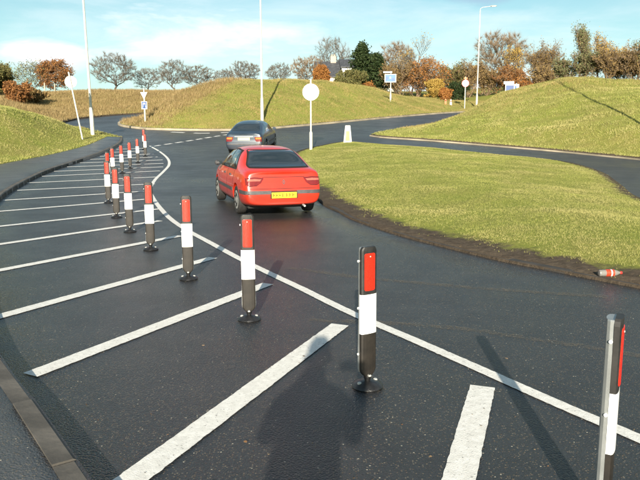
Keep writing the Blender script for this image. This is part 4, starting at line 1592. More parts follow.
def blue_car():
    root = empty('dark_blue_car')
    P = car_paint('blue_car_paint', (.020, .036, .060), rough=.35, metal=.1)
    ST = [
        (.05, .79, .24, .84, [(.75, .88), (.70, .93), (.53, .95), (.27, .96), (0, .965)]),
        (.26, .84, .20, .86, [(.80, .91), (.73, .98), (.55, 1.0), (.27, 1.01), (0, 1.015)]),
        (.55, .86, .18, .87, [(.81, .92), (.72, 1.03), (.56, 1.06), (.28, 1.075), (0, 1.08)]),
        (.98, .865, .18, .87, [(.81, .91), (.71, 1.13), (.58, 1.24), (.30, 1.275), (0, 1.285)]),
        (1.45, .868, .18, .87, [(.81, .91), (.70, 1.18), (.57, 1.35), (.30, 1.39), (0, 1.398)]),
        (2.10, .87, .18, .865, [(.81, .905), (.70, 1.18), (.57, 1.365), (.30, 1.41), (0, 1.418)]),
        (2.68, .87, .18, .86, [(.81, .90), (.70, 1.16), (.57, 1.33), (.30, 1.375), (0, 1.383)]),
        (3.10, .865, .18, .86, [(.805, .90), (.71, 1.06), (.60, 1.17), (.30, 1.215), (0, 1.225)]),
        (3.52, .855, .18, .85, [(.79, .885), (.70, .94), (.53, .97), (.27, .985), (0, .99)]),
        (3.95, .83, .18, .80, [(.76, .84), (.65, .875), (.49, .895), (.25, .91), (0, .915)]),
        (4.30, .78, .19, .70, [(.70, .735), (.59, .765), (.44, .785), (.22, .795), (0, .80)]),
        (4.50, .69, .24, .61, [(.61, .635), (.51, .655), (.38, .665), (.19, .67), (0, .675)])]
    tail = [(.20, .10), (.30, .04), (.40, .0), (.52, .0), (.56, .04), (.75, .05), (.92, .09), (.98, .14)]
    nose = [(.2, 4.48), (.4, 4.55), (.55, 4.53), (.7, 4.45)]
    WR = .305
    body, bvh = loft_body('body', ST, tail, nose, (.95, 3.64), P, root, WR)
    patch('rear_glass', rounded([(-.62, 1.04), (.62, 1.04), (.63, 1.07), (.50, 1.335), (-.50, 1.335), (-.63, 1.07)], .05), 'rear', bvh, M['glass'], root, .006)
    patch('windscreen', rounded([(-.62, 1.01), (.62, 1.01), (.50, 1.31), (-.50, 1.31)], .04), 'front', bvh, M['glass'], root, .005)
    for s in (-1, 1):
        patch('front_side_window', rounded([(2.13, .94), (3.10, .93), (2.64, 1.27), (2.13, 1.31)], .03), 'side', bvh, M['glass'], root, .006, side=s)
        patch('rear_side_window', rounded([(1.22, .955), (2.07, .945), (2.07, 1.31), (1.52, 1.29)], .03), 'side', bvh, M['glass'], root, .006, side=s)
        patch('side_strip', [(1.32, .46), (3.26, .46), (3.26, .53), (1.32, .53)], 'side', bvh, M['trim'], root, .010, .06, s, .012)
        for poly in ([(2.09, .30), (2.101, .30), (2.101, .90), (2.09, .90)], [(3.16, .32), (3.171, .32), (3.191, .88), (3.18, .88)]):
            patch('door_gap', poly, 'side', bvh, M['seam'], root, .002, .05, s, .003)
        MB().box((s * .90, 2.99, .975), (.17, .10, .115)).build('door_mirror', P, root, True, .03)
    lamp = [(.47, .80), (.775, .80), (.785, .60), (.55, .60), (.50, .66)]
    for poly in (lamp, mirror_parts(lamp)):
        t = patch('tail_lamp', poly, 'rear', bvh, M['lamp_red'], root, .008)
        sg = 1 if poly is lamp else -1
        am = [(sg * a, c) for a, c in ((.52, .775), (.75, .775), (.755, .70), (.525, .70))]
        patch('indicator', am if sg > 0 else list(reversed(am)), 'rear', bvh, M['lamp_amber'], t, .0115)
    patch('boot_gap', [(-.74, .565), (.74, .565), (.74, .577), (-.74, .577)], 'rear', bvh, M['seam'], root, .003, .05, 1, .003)
    patch('bumper_strip', [(-.80, .47), (.80, .47), (.80, .515), (-.80, .515)], 'rear', bvh, M['trim'], root, .010, .06, 1, .012)
    patch('number_plate', [(-.262, .655), (.262, .655), (.262, .775), (-.262, .775)], 'rear', bvh, M['plate_p'], root, .012, .06, 1, .010)
    patch('chrome_strip', [(-.40, .805), (.40, .805), (.40, .83), (-.40, .83)], 'rear', bvh, M['galv'], root, .012, .06, 1, .010)
    MB().box((0, 2.25, .19), (1.4, 3.7, .05)).build('underbody', M['under'], root)
    for ya in (.95, 3.64):
        for s in (-1, 1):
            wheel(root, s * .75, ya, WR, s)
    return root


bc = blue_car()
hd = R(-5)
bc.location = (-3.33, 29.3, rz_(30.2))
bc.rotation_euler = (math.atan2(rz_(33.0) - rz_(30.2), 2.8), 0, hd)
tag(bc, 'dark blue car with pale number plate farther off, waiting at the junction', 'car')


# ------------------------------------------------------------------ trees and shrubs
def tube_np(p0, p1, r0, r1, n, V, F):
    d = p1 - p0
    L = np.linalg.norm(d)
    if L < 1e-6:
        return
    d /= L
    u = np.cross(d, (0, 0, 1) if abs(d[2]) < .9 else (1, 0, 0))
    u /= np.linalg.norm(u)
    w = np.cross(d, u)
    b = len(V)
    for p, r in ((p0, r0), (p1, r1)):
        for k in range(n):
            a = 2 * math.pi * k / n
            V.append(p + (u * math.cos(a) + w * math.sin(a)) * r)
    for k in range(n):
        q = (k + 1) % n
        F.append((b + k, b + q, b + n + q))
        F.append((b + k, b + n + q, b + n + k))


def skeleton(rng, h, r0, trunk_frac, spread, levels, kids, up=.25, stems=1, jit=.35):
    """returns list of (p0, p1, r0, r1, level) and the tips with directions"""
    segs, tips = [], []

    def grow(p, d, L, r, lev):
        nseg = 3 if lev < 2 else 2
        pts = [p]
        dd = d.copy()
        for k in range(nseg):
            dd = dd + rng.normal(0, jit * (.35 if lev == 0 else .6), 3) * .5 + np.array([0, 0, up * .25 * (lev > 0)])
            dd /= np.linalg.norm(dd)
            pts.append(pts[-1] + dd * L / nseg)
        for k in range(nseg):
            segs.append((pts[k], pts[k + 1], r * (1 - .45 * k / nseg), r * (1 - .45 * (k + 1) / nseg), lev))
        if lev >= levels:
            tips.append((pts[-1], dd, lev))
            tips.append((pts[len(pts) // 2], dd, lev))
            return
        n = kids[lev]
        for i in range(n):
            t = 1.0 if (i == 0) else rng.uniform(.45 if lev else trunk_frac, 1.0)
            f = t * nseg
            k = min(int(f), nseg - 1)
            q = pts[k] + (pts[k + 1] - pts[k]) * (f - k)
            a = rng.uniform(0, 2 * math.pi)
            side = np.array([math.cos(a), math.sin(a), rng.uniform(-.1, .5)])
            nd = dd * (1.0 if i == 0 else rng.uniform(.3, .75)) + side * (spread * (.45 if i == 0 else 1))
            nd[2] += up
            nd /= np.linalg.norm(nd)
            grow(q, nd, L * rng.uniform(.55, .82), r * (.62 if i else .7), lev + 1)
    for s in range(stems):
        a = rng.uniform(0, 6.28)
        lean = .03 if stems == 1 else rng.uniform(.1, .6)
        grow(np.array([rng.normal(0, .12 * (stems > 1)), rng.normal(0, .12 * (stems > 1)), -.25]), np.array([lean * math.cos(a), lean * math.sin(a), 1.0]), h * (.42 if stems == 1 else rng.uniform(.35, .5)), r0, 0)
    return segs, tips


def leaf_tris(rng, C, size, n_per, scat):
    n = len(C) * n_per
    P = np.repeat(C, n_per, axis=0) + rng.normal(0, scat, (n, 3))
    a = rng.normal(size=(n, 3))
    a /= np.linalg.norm(a, axis=1)[:, None]
    b = np.cross(a, rng.normal(size=(n, 3)))
    b /= np.linalg.norm(b, axis=1)[:, None]
    s = rng.uniform(.6, 1.3, n)[:, None] * size
    V = np.empty((n, 4, 3))
    V[:, 0] = P - a * s
    V[:, 1] = P + b * s * .55
    V[:, 2] = P + a * s
    V[:, 3] = P - b * s * .55
    idx = np.arange(n)[:, None] * 4
    T = np.concatenate([idx + np.array([[0, 1, 2]]), idx + np.array([[0, 2, 3]])])
    return V.reshape(-1, 3), T


def colonise(rng, h, width, r0, clear, n_att, squash=1.0):
    """rounded crown: points in an uneven ellipsoid, each joined to the nearest limb; radii from the number of shoots carried"""
    nodes = [np.array([0, 0, -.3]), np.array([rng.normal(0, .01) * h, 0, h * clear * .5]), np.array([rng.normal(0, .02) * h, rng.normal(0, .02) * h, h * clear])]
    par = [-1, 0, 1]
    top = nodes[-1] + np.array([rng.normal(0, .03), rng.normal(0, .03), .16]) * h
    nodes.append(top)
    par.append(2)
    zc, rz = h * (clear * .75 + 1) / 2, h * (1 - clear * .75) / 2
    lob = rng.normal(size=(7, 3))
    lob /= np.linalg.norm(lob, axis=1)[:, None]
    A = []
    while len(A) < n_att:
        v = rng.normal(size=3)
        v /= np.linalg.norm(v)
        edge = .74 + .26 * max(0, (lob @ v).max()) ** 2
        q = rng.uniform(.15, 1) ** .45 * edge
        p = np.array([v[0] * width / 2 * q, v[1] * width / 2 * q, zc + v[2] * rz * q])
        if p[2] > h * clear * .6:
            A.append(p)
    A.sort(key=lambda p: np.linalg.norm(p - nodes[2]))
    plen = [0.0, 0.0, 0.0, .16 * h]
    for p in A:
        N_ = np.array(nodes[1:])
        d = np.linalg.norm(N_ - p, axis=1) + .45 * np.array(plen[1:]) + .5 * np.maximum(0, N_[:, 2] - p[2])
        j = int(np.argmin(d)) + 1
        q = nodes[j]
        L = np.linalg.norm(p - q)
        if L > h * .08:
            mid = q * .5 + p * .5 + rng.normal(0, .05, 3) * L + np.array([0, 0, .05 * L])
            nodes.append(mid)
            par.append(j)
            plen.append(plen[j] + np.linalg.norm(mid - q))
            j = len(nodes) - 1
        plen.append(plen[j] + np.linalg.norm(p - nodes[j]))
        nodes.append(p)
        par.append(j)
    cnt = np.zeros(len(nodes))
    ch = np.zeros(len(nodes), int)
    for i in range(len(nodes) - 1, 0, -1):
        if ch[i] == 0:
            cnt[i] = 1
        cnt[par[i]] += cnt[i]
        ch[par[i]] += 1
    rad = r0 * (cnt / cnt[0]) ** .48
    segs, tips = [], []
    for i in range(1, len(nodes)):
        lev = 0 if i < 3 else (1 if rad[i] > r0 * .22 else 2)
        segs.append((nodes[par[i]], nodes[i], rad[max(par[i], 1)] if par[i] < 3 else min(rad[par[i]], rad[i] * 1.5), rad[i], lev))
        d = nodes[i] - nodes[par[i]]
        d = d / max(np.linalg.norm(d), 1e-6)
        if lev == 2:
            tips.append((nodes[i], d, 2))
            if ch[i] == 0:
                tips.append(((nodes[i] + nodes[par[i]]) / 2, d, 2))
    return segs, tips


def tree_meshes(seed, h, width, kind, leaf=None, twig='twig_grey', density=1.0, lsize=.12):
    """kind: bare, leafy, conifer, bush -> (trunk mesh, crown mesh(es)); scaled to height h and crown width"""
    rng = np.random.default_rng(seed)
    if kind == 'bare':
        segs, tips = colonise(rng, h, width, h * .022, .17, 420)
    elif kind == 'sparse':
        segs, tips = skeleton(rng, h, h * .016, .45, .50, 4, [4, 3, 3, 3], .35)
    elif kind == 'leafy':
        segs, tips = colonise(rng, h, width, h * .022, .16, 380)
    elif kind == 'slim':
        segs, tips = skeleton(rng, h, h * .014, .20, .35, 3, [7, 4, 3], .40)
    else:
        segs, tips = skeleton(rng, h, h * .012, .15, .55, 3, [4, 4, 3], .30, 7)
    # fit to the wanted size
    E_ = np.array([s[1] for s in segs])
    top = E_[:, 2].max()
    cx = (E_[:, 0].max() + E_[:, 0].min()) / 2
    wd = max(E_[:, 0].max() - E_[:, 0].min(), .1)
    wy = max(E_[:, 1].max() - E_[:, 1].min(), .1)
    cy = (E_[:, 1].max() + E_[:, 1].min()) / 2
    sc = np.array([width / wd, width * .9 / wy, h / top])

    def fit(p):
        lift = np.clip(p[2] / (.35 * top), 0, 1)
        return (p - np.array([cx, cy, 0]) * lift) * np.where(np.array([1, 1, 0]), 1, 1) * sc
    TV, TF, CV, CF = [], [], [], []
    for p0, p1, a, b_, lev in segs:
        p0, p1 = fit(p0), fit(p1)
        if lev <= 1:
            tube_np(p0, p1, a * sc[2], b_ * sc[2], 6 if lev == 0 else 5, TV, TF)
        else:
            tube_np(p0, p1, max(a * sc[2], .016), max(b_ * sc[2], .010), 3, CV, CF)
    if kind in ('bush', 'slim'):
        # growth all the way down to the ground
        tips = tips + [((s[0] + s[1]) / 2, (s[1] - s[0]) / max(np.linalg.norm(s[1] - s[0]), 1e-6), 1) for s in segs if s[4] >= 1]
        if kind == 'bush':
            for k in range(60):
                a, q = rng.uniform(0, 6.28), rng.uniform(.25, 1.0)
                tips.append((np.array([cx + wd * .46 * q * math.cos(a), cy + wy * .46 * q * math.sin(a), rng.uniform(.02, .45) * top]), np.array([.3 * math.cos(a), .3 * math.sin(a), .9]), 1))
    # fine twig sprays at every tip
    tp = np.array([fit(t[0]) for t in tips])
    td = np.array([t[1] for t in tips])
    ntw = int({'bare': 15, 'sparse': 6, 'leafy': 6, 'slim': 5, 'bush': 9}.get(kind, 5) * max(density, .55))
    n = len(tp) * ntw
    if n:
        P = np.repeat(tp, ntw, axis=0)
        D = np.repeat(td, ntw, axis=0) * .8 + rng.normal(0, .55, (n, 3))
        D[:, 2] += .3
        D /= np.linalg.norm(D, axis=1)[:, None]
        L = rng.uniform(.05, .13, n)[:, None] * h
        sd = np.cross(D, rng.normal(size=(n, 3)))
        sd /= np.linalg.norm(sd, axis=1)[:, None]
        w = .011 if kind != 'bush' else .012
        tv = np.empty((n, 3, 3))
        tv[:, 0], tv[:, 1], tv[:, 2] = P - sd * w, P + sd * w, P + D * L
        o = len(CV)
        CV = np.vstack([np.array(CV).reshape(-1, 3), tv.reshape(-1, 3)]) if o else tv.reshape(-1, 3)
        CF = np.vstack([np.array(CF).reshape(-1, 3), o + np.arange(3 * n).reshape(-1, 3)]) if o else np.arange(3 * n).reshape(-1, 3)
    LV = LF = None
    if leaf:
        if n:
            C = np.vstack([P + D * L * .5, P + D * L])
        else:
            C = tp
        C = C[rng.uniform(size=len(C)) < min(1, density * (.42 if kind == 'bush' else .55))]
        LV, LF = leaf_tris(rng, C, lsize, 2 if density < 1.2 else 3, h * .025)
    return TV, TF, CV, CF, LV, LF


def conifer_meshes(seed, h, width):
    rng = np.random.default_rng(seed)
    TV, TF = [], []
    tube_np(np.array([0, 0, -.3]), np.array([0, 0, h * .92]), h * .025, h * .006, 6, TV, TF)
    C, CV, CF = [], [], []
    for k in range(190):
        z = h * (.06 + .92 * (k / 190) ** .9)
        rad = width / 2 * (1 - (z / h) ** 2.6) * rng.uniform(.55, 1.1) + .08
        a = rng.uniform(0, 6.283)
        e = np.array([rad * math.cos(a), rad * math.sin(a), z + rng.uniform(-.05, .22) * rad])
        tube_np(np.array([0, 0, z]), e, .02, .008, 3, CV, CF)
        for t in np.linspace(.3, 1, 7):
            C.append(np.array([0, 0, z]) * (1 - t) + e * t)
    LV, LF = leaf_tris(rng, np.array(C), .17, 6, .22)
    return TV, TF, CV, CF, LV, LF


def plant(name, label, cat, x, y, h, width, kind, seed, leaf=None, twig='twig_grey', density=1.0, lsize=.12, group=None, zoff=0.0, rot=0.0):
    root = empty(name, (x, y, gz(x, y) + zoff), rot)
    if kind == 'conifer':
        TV, TF, CV, CF, LV, LF = conifer_meshes(seed, h, width)
    else:
        TV, TF, CV, CF, LV, LF = tree_meshes(seed, h, width, kind, leaf, twig, density, lsize)
    tri_mesh('trunk' if kind != 'bush' else 'stems', np.array(TV), np.array(TF), M['bark'] if kind != 'bush' else M[twig], root)
    if LV is not None:
        cr = tri_mesh('crown', LV, LF, M[leaf] if leaf else M['leaf_dark'], root)
        tri_mesh('twigs', np.array(CV), np.array(CF), M[twig], cr)
    else:
        tri_mesh('crown', np.array(CV), np.array(CF), M[twig], root)
    tag(root, label, cat, group)
    return root


F_ = 665.0


def spot(px, d):
    """bearing (as tangent of 665) and distance to ground x, y"""
    return (px - 320) / F_ * d * .995, d


SK = 'bare trees along the skyline'
for (px, d, hpx, wpx, kind, seed, leaf, twig, dens, name, cat, label, grp) in [
    (118, 112, 36, 40, 'bare', 11, None, 'twig_grey', 1.0, 'bare_tree', 'tree', 'big round crowned bare tree just right of the left lamp post', SK),
    (151, 118, 23, 28, 'bare', 12, None, 'twig_grey', .6, 'bare_tree', 'tree', 'thin pale bare tree between the big round one and the forked one', SK),
    (177, 112, 29, 25, 'bare', 13, None, 'twig_grey', .8, 'bare_tree', 'tree', 'upright bare tree on the skyline above the left end of the mound', SK),
    (202, 114, 23, 28, 'bare', 14, None, 'twig_grey', .9, 'bare_tree', 'tree', 'low wide bare tree where the straw bank meets the mound', SK),
    (226, 120, 17, 18, 'bare', 15, None, 'twig_grey', .5, 'bare_tree', 'tree', 'smallest faint bare tree over the top of the mound', SK),
    (246, 116, 23, 28, 'bare', 16, None, 'twig_grey', .9, 'bare_tree', 'tree', 'wide bare tree just left of the central lamp post', SK),
    (279, 116, 20, 23, 'bare', 17, None, 'twig_grey', .7, 'bare_tree', 'tree', 'small bare tree just right of the central lamp post', SK),
    (308, 108, 28, 30, 'bare', 18, None, 'twig_brown', 1.0, 'bare_tree', 'tree', 'brownish rounded bare tree behind the white round sign', SK),
    (333, 130, 44, 31, 'bare', 19, None, 'twig_grey', .6, 'bare_tree', 'tree', 'open bare tree rising behind the house roof', SK),
    (394, 100, 44, 32, 'bare', 20, None, 'twig_brown', 1.0, 'bare_tree', 'tree', 'grey brown bare tree right of the dark evergreen', SK),
    (410, 97, 52, 30, 'sparse', 21, 'leaf_yellow', 'twig_grey', .22, 'thin_tree', 'tree', 'tall see-through tree with a few yellow leaves left of the orange tree', None),
    (497, 108, 50, 46, 'bare', 22, None, 'twig_brown', 1.6, 'bare_tree', 'tree', 'large domed bare tree right of the far lamp post', SK),
    (37, 92, 32, 36, 'leafy', 23, 'leaf_greygreen', 'twig_grey', .45, 'thin_tree', 'tree', 'grey green thinning tree left of the orange oak', None),
    (60, 92, 30, 30, 'leafy', 24, 'leaf_rust', 'twig_brown', 1.0, 'autumn_tree', 'tree', 'rust orange rounded tree left of the leaning sign', None),
    (22, 62, 22, 17, 'bush', 25, 'leaf_rust', 'twig_brown', .8, 'autumn_shrub', 'shrub', 'rusty shrub beyond the left grass bank', None),
    (-6, 70, 34, 20, 'bush', 26, 'leaf_olive', 'twig_brown', 1.2, 'dark_shrub', 'shrub', 'dark green shrub cut off by the left edge', None),
    (8, 73, 27, 18, 'bush', 61, 'leaf_olive', 'twig_brown', .9, 'dark_shrub', 'shrub', 'brown green shrub between the left edge shrub and the rusty one', None),
    (36, 66, 14, 22, 'bush', 27, 'leaf_brown', 'twig_brown', .8, 'brown_shrub', 'shrub', 'low brown shrub right of the rusty shrub on the left', None),
    (322, 104, 20, 12, 'leafy', 28, 'leaf_orange', 'twig_brown', 1.2, 'autumn_tree', 'tree', 'slim orange tree against the left side of the house', None),
    (361, 96, 43, 30, 'conifer', 29, 'leaf_dark', 'twig_brown', 1, 'evergreen_tree', 'tree', 'tall dark evergreen right of the house', None),
    (375, 97, 34, 28, 'conifer', 30, 'leaf_dark', 'twig_brown', 1, 'evergreen_tree', 'tree', 'shorter dark evergreen joined to the right of the tall one', None),
    (350, 92, 24, 22, 'bush', 31, 'leaf_olive', 'twig_brown', 1.2, 'green_shrub', 'shrub', 'olive shrub at the foot of the tall evergreen, in front of the house', None),
    (370, 84, 17, 22, 'bush', 32, 'leaf_olive', 'twig_brown', 1.1, 'green_shrub', 'shrub', 'low olive shrub below the shorter evergreen', None),
    (367, 88, 22, 12, 'leafy', 33, 'leaf_orange', 'twig_brown', .8, 'autumn_tree', 'tree', 'little orange tree in front of the two evergreens', None),
    (398, 90, 33, 26, 'bush', 34, 'leaf_brown', 'twig_brown', .5, 'brown_thicket', 'shrub', 'tall brown thicket behind the pale blue direction board', None),
    (415, 90, 35, 24, 'bush', 35, 'leaf_rust', 'twig_brown', .5, 'brown_thicket', 'shrub', 'russet thicket between the direction board and the orange tree', None),
    (428, 88, 36, 34, 'leafy', 36, 'leaf_orange', 'twig_brown', .6, 'autumn_tree', 'tree', 'broad orange tree at the far end of the right road', None),
    (432, 84, 16, 12, 'bush', 37, 'leaf_yellow', 'twig_brown', 1.1, 'yellow_shrub', 'shrub', 'bright yellow shrub under the broad orange tree', None),
    (443, 82, 11, 8, 'bush', 38, 'leaf_orange', 'twig_brown', .9, 'orange_shrub', 'shrub', 'tiny orange shrub above the orange and white posts', None),
    (449, 92, 30, 22, 'bush', 39, 'leaf_olive', 'twig_brown', .7, 'green_thicket', 'shrub', 'dull green thicket left of the ringed sign', None),
    (456, 86, 16, 14, 'bush', 40, 'leaf_dark', 'twig_brown', 1.0, 'dark_shrub', 'shrub', 'dark little shrub at the foot of the ringed sign', None),
    (466, 92, 34, 22, 'bush', 41, 'leaf_brown', 'twig_brown', .5, 'brown_thicket', 'shrub', 'brown thicket between ringed sign and far lamp post', None),
    (484, 92, 28, 24, 'bush', 42, 'leaf_brown', 'twig_brown', .6, 'brown_thicket', 'shrub', 'brown thicket right of the far lamp post under the domed tree', None),
    (509, 94, 38, 14, 'leafy', 43, 'leaf_yellow', 'twig_brown', .6, 'yellow_tree', 'tree', 'small yellow orange tree in front of the domed bare tree', None),
    (505, 90, 26, 26, 'bush', 44, 'leaf_rust', 'twig_brown', .6, 'russet_thicket', 'shrub', 'russet thicket behind the blue board on the right mound', None),
    (523, 86, 28, 24, 'bush', 45, 'leaf_orange', 'twig_brown', .6, 'orange_thicket', 'shrub', 'orange brown thicket just right of the blue board', None),
    (542, 84, 30, 26, 'bush', 46, 'leaf_brown', 'twig_brown', .6, 'brown_thicket', 'shrub', 'brown thicket half sunk behind the right mound crest', None),
    (535, 100, 38, 26, 'bush', 62, 'leaf_brown', 'twig_brown', .4, 'brown_thicket', 'shrub', 'thin brown thicket farther back between orange thicket and mound crest', None),
]:
    x, y = spot(px, d)
    if name == 'bare_tree' or kind in ('leafy', 'sparse'):
        ls = .10
    else:
        ls = .10
    plant(name, label, cat, x, y, hpx / F_ * d * 1.05, wpx / F_ * d * (1.4 if kind == 'bush' else 1.1), kind, seed, leaf, twig, dens, ls, grp, 0.0, 0.0)

# scrub on the crest of the right mound, close enough to show stems
for (px, d, hpx, wpx, kind, seed, leaf, dens, name, cat, label) in [
    (573, 51, 49, 15, 'slim', 70, 'leaf_greygreen', .9, 'slim_sapling', 'sapling', 'tallest slim grey green sapling on the right mound crest'),
    (592, 52, 44, 22, 'slim', 71, 'leaf_yellow', .7, 'yellow_sapling', 'sapling', 'yellow leaved sapling right of the slim grey green one'),
    (560, 51, 21, 20, 'bush', 72, 'leaf_greygreen', .5, 'grey_scrub', 'shrub', 'low grey scrub at the left end of the mound crest'),
    (580, 50, 27, 26, 'bush', 73, 'leaf_greygreen', .6, 'grey_scrub', 'shrub', 'grey green scrub round the foot of the two saplings'),
    (601, 49, 28, 24, 'bush', 74, 'leaf_brown', .45, 'yellowing_scrub', 'shrub', 'straw yellow scrub right of the yellow sapling'),
    (612, 50, 33, 26, 'bush', 75, 'leaf_yellow', .4, 'yellow_scrub', 'shrub', 'yellow flecked scrub on the crest, second from the right edge'),
    (628, 48, 34, 28, 'bush', 76, 'leaf_brown', .5, 'brown_scrub', 'shrub', 'dense brown scrub on the crest beside the right edge'),
    (645, 47, 38, 26, 'bush', 77, 'leaf_greygreen', .5, 'olive_scrub', 'shrub', 'olive scrub cut by the right edge on the mound crest'),
    (620, 52, 38, 24, 'slim', 78, 'leaf_brown', .5, 'brown_sapling', 'sapling', 'thin brown sapling rising behind the yellow flecked scrub'),
]:
    x, y = spot(px, d)
    plant(name, label, cat, x, y, hpx / F_ * d * 1.05, wpx / F_ * d * (1.3 if kind == 'bush' else 1.0), kind, seed, leaf, 'twig_brown', dens, .055, None, 0.0, 0.0)


# ------------------------------------------------------------------ house behind the mound
M['render_white'] = simple('white_render', (.74, .71, .63), .8, .1, 1.5, .01)
M['slate'] = simple('slate', (.055, .058, .066), .6, .3, 3, .01)
M['brick'] = simple('chimney_brick', (.46, .36, .28), .85, .25, 6, .01)
M['window_dark'] = simple('window_glass', (.03, .035, .04), .1, .2, 3)


def roof_box(root, x0, x1, y0, y1, ze, zr, axis='x', over=.25, name='roof'):
    b = MB()
    if axis == 'x':        # ridge runs along x
        ym = (y0 + y1) / 2
        prof3 = [(y0 - over, ze - .1), (ym, zr), (y1 + over, ze - .1), (y1 + over, ze - .26), (ym, zr - .2), (y0 - over, ze - .26)]
        n = len(prof3)
        V = [(x0 - over, p, q) for p, q in prof3] + [(x1 + over, p, q) for p, q in prof3]
    else:
        xm = (x0 + x1) / 2
        prof3 = [(x0 - over, ze - .1), (xm, zr), (x1 + over, ze - .1), (x1 + over, ze - .26), (xm, zr - .2), (x0 - over, ze - .26)]
        n = len(prof3)
        V = [(p, y0 - over, q) for p, q in prof3] + [(p, y1 + over, q) for p, q in prof3]
    b.add(V, [tuple(range(n)), tuple(reversed(range(n, 2 * n)))] + [(i, i + n, (i + 1) % n + n, (i + 1) % n) for i in range(n)])
    return b.build(name, M['slate'], root)


def gable_walls(root, x0, x1, y0, y1, ze, zr, axis):
    b = MB()
    if axis == 'x':
        ym = (y0 + y1) / 2
        pr = [(y0, -2), (y1, -2), (y1, ze - .3), (ym, zr - .32), (y0, ze - .3)]
        V = [(x0, p, q) for p, q in pr] + [(x1, p, q) for p, q in pr]
    else:
        xm = (x0 + x1) / 2
        pr = [(x0, -2), (x1, -2), (x1, ze - .3), (xm, zr - .32), (x0, ze - .3)]
        V = [(p, y0, q) for p, q in pr] + [(p, y1, q) for p, q in pr]
    n = 5
    b.add(V, [tuple(range(n)), tuple(reversed(range(n, 2 * n)))] + [(i, i + n, (i + 1) % n + n, (i + 1) % n) for i in range(n)])
    return b.build('wall', M['render_white'], root)


def window(root, x, y, z, w, h):
    f = MB().box((x, y - .03, z), (w + .14, .08, h + .14)).build('window', M['sign_white'], root)
    MB().box((x, y - .075, z), (w, .02, h)).build('pane', M['window_dark'], f)
    MB().box((x, y - .10, z - h / 2 - .1), (w + .3, .14, .06)).build('sill', M['render_white'], f)


hx, hy = spot(337, 112)
H_ = empty('house', (hx, hy, gz(hx, hy) + .3), R(4))
gable_walls(H_, -3.4, .8, 0, 7, 1.6, 4.2, 'x')
r1 = roof_box(H_, -3.4, .8, 0, 7, 1.6, 4.2, 'x')
gable_walls(H_, .8, 4.6, .6, 6.4, 3.2, 4.6, 'x')
roof_box(H_, .8, 4.6, .6, 6.4, 3.2, 4.6, 'x')
MB().box((-.4, 3.5, 4.3), (.9, .7, 1.5)).build('chimney', M['brick'], r1)
for cx_ in (-.6, -.2):
    MB().lathe([(.12, 5.04), (.10, 5.35)], 10, (cx_, 3.5, 0)).build('chimney_pot', M['brick'], r1)
window(H_, 1.7, .6, 2.1, .8, 1.0)
window(H_, 3.3, .6, 2.1, .8, 1.0)
window(H_, -1.8, 0, .7, 1.0, .9)
tag(H_, 'white house with dark slate roof and pale chimney half hidden behind the mound', 'house')
hx, hy = spot(384, 108)
H2 = empty('house', (hx, hy, gz(hx, hy) - .1), R(-10))
gable_walls(H2, -2.4, 1.7, 0, 6, 2.5, 3.9, 'y')
roof_box(H2, -2.4, 1.7, 0, 6, 2.5, 3.9, 'y')
window(H2, .6, 0, 1.6, .9, 1.0)
window(H2, -1.2, 0, 1.6, .9, 1.0)
tag(H2, 'cream house end mostly hidden right of the evergreens', 'house')

# ------------------------------------------------------------------ fence posts on the left skyline
M['post_wood'] = simple('weathered_post', (.46, .40, .30), .85, .2, 6, .004)
for i, (px, hpx) in enumerate(((36.5, 9), (49.5, 10), (59.5, 8))):
    x, y = spot(px, 79)
    o = MB().tube([(0, 0, -.4), (0, 0, hpx / F_ * 79 - .03), (0, 0, hpx / F_ * 79)], [.07, .065, .05], 8).build('fence_post', M['post_wood'])
    o.location = (x, y, gz(x, y) + .05)
    o.rotation_euler = (R((1, -2, 2)[i]), R((-2, 1, 3)[i]), 0)
    tag(o, ['pale wooden fence post on the left bank, farthest left of three', 'pale wooden fence post on the left bank, middle of three',
            'pale wooden fence post below the rust orange tree'][i], 'fence post', 'fence posts on the left bank')


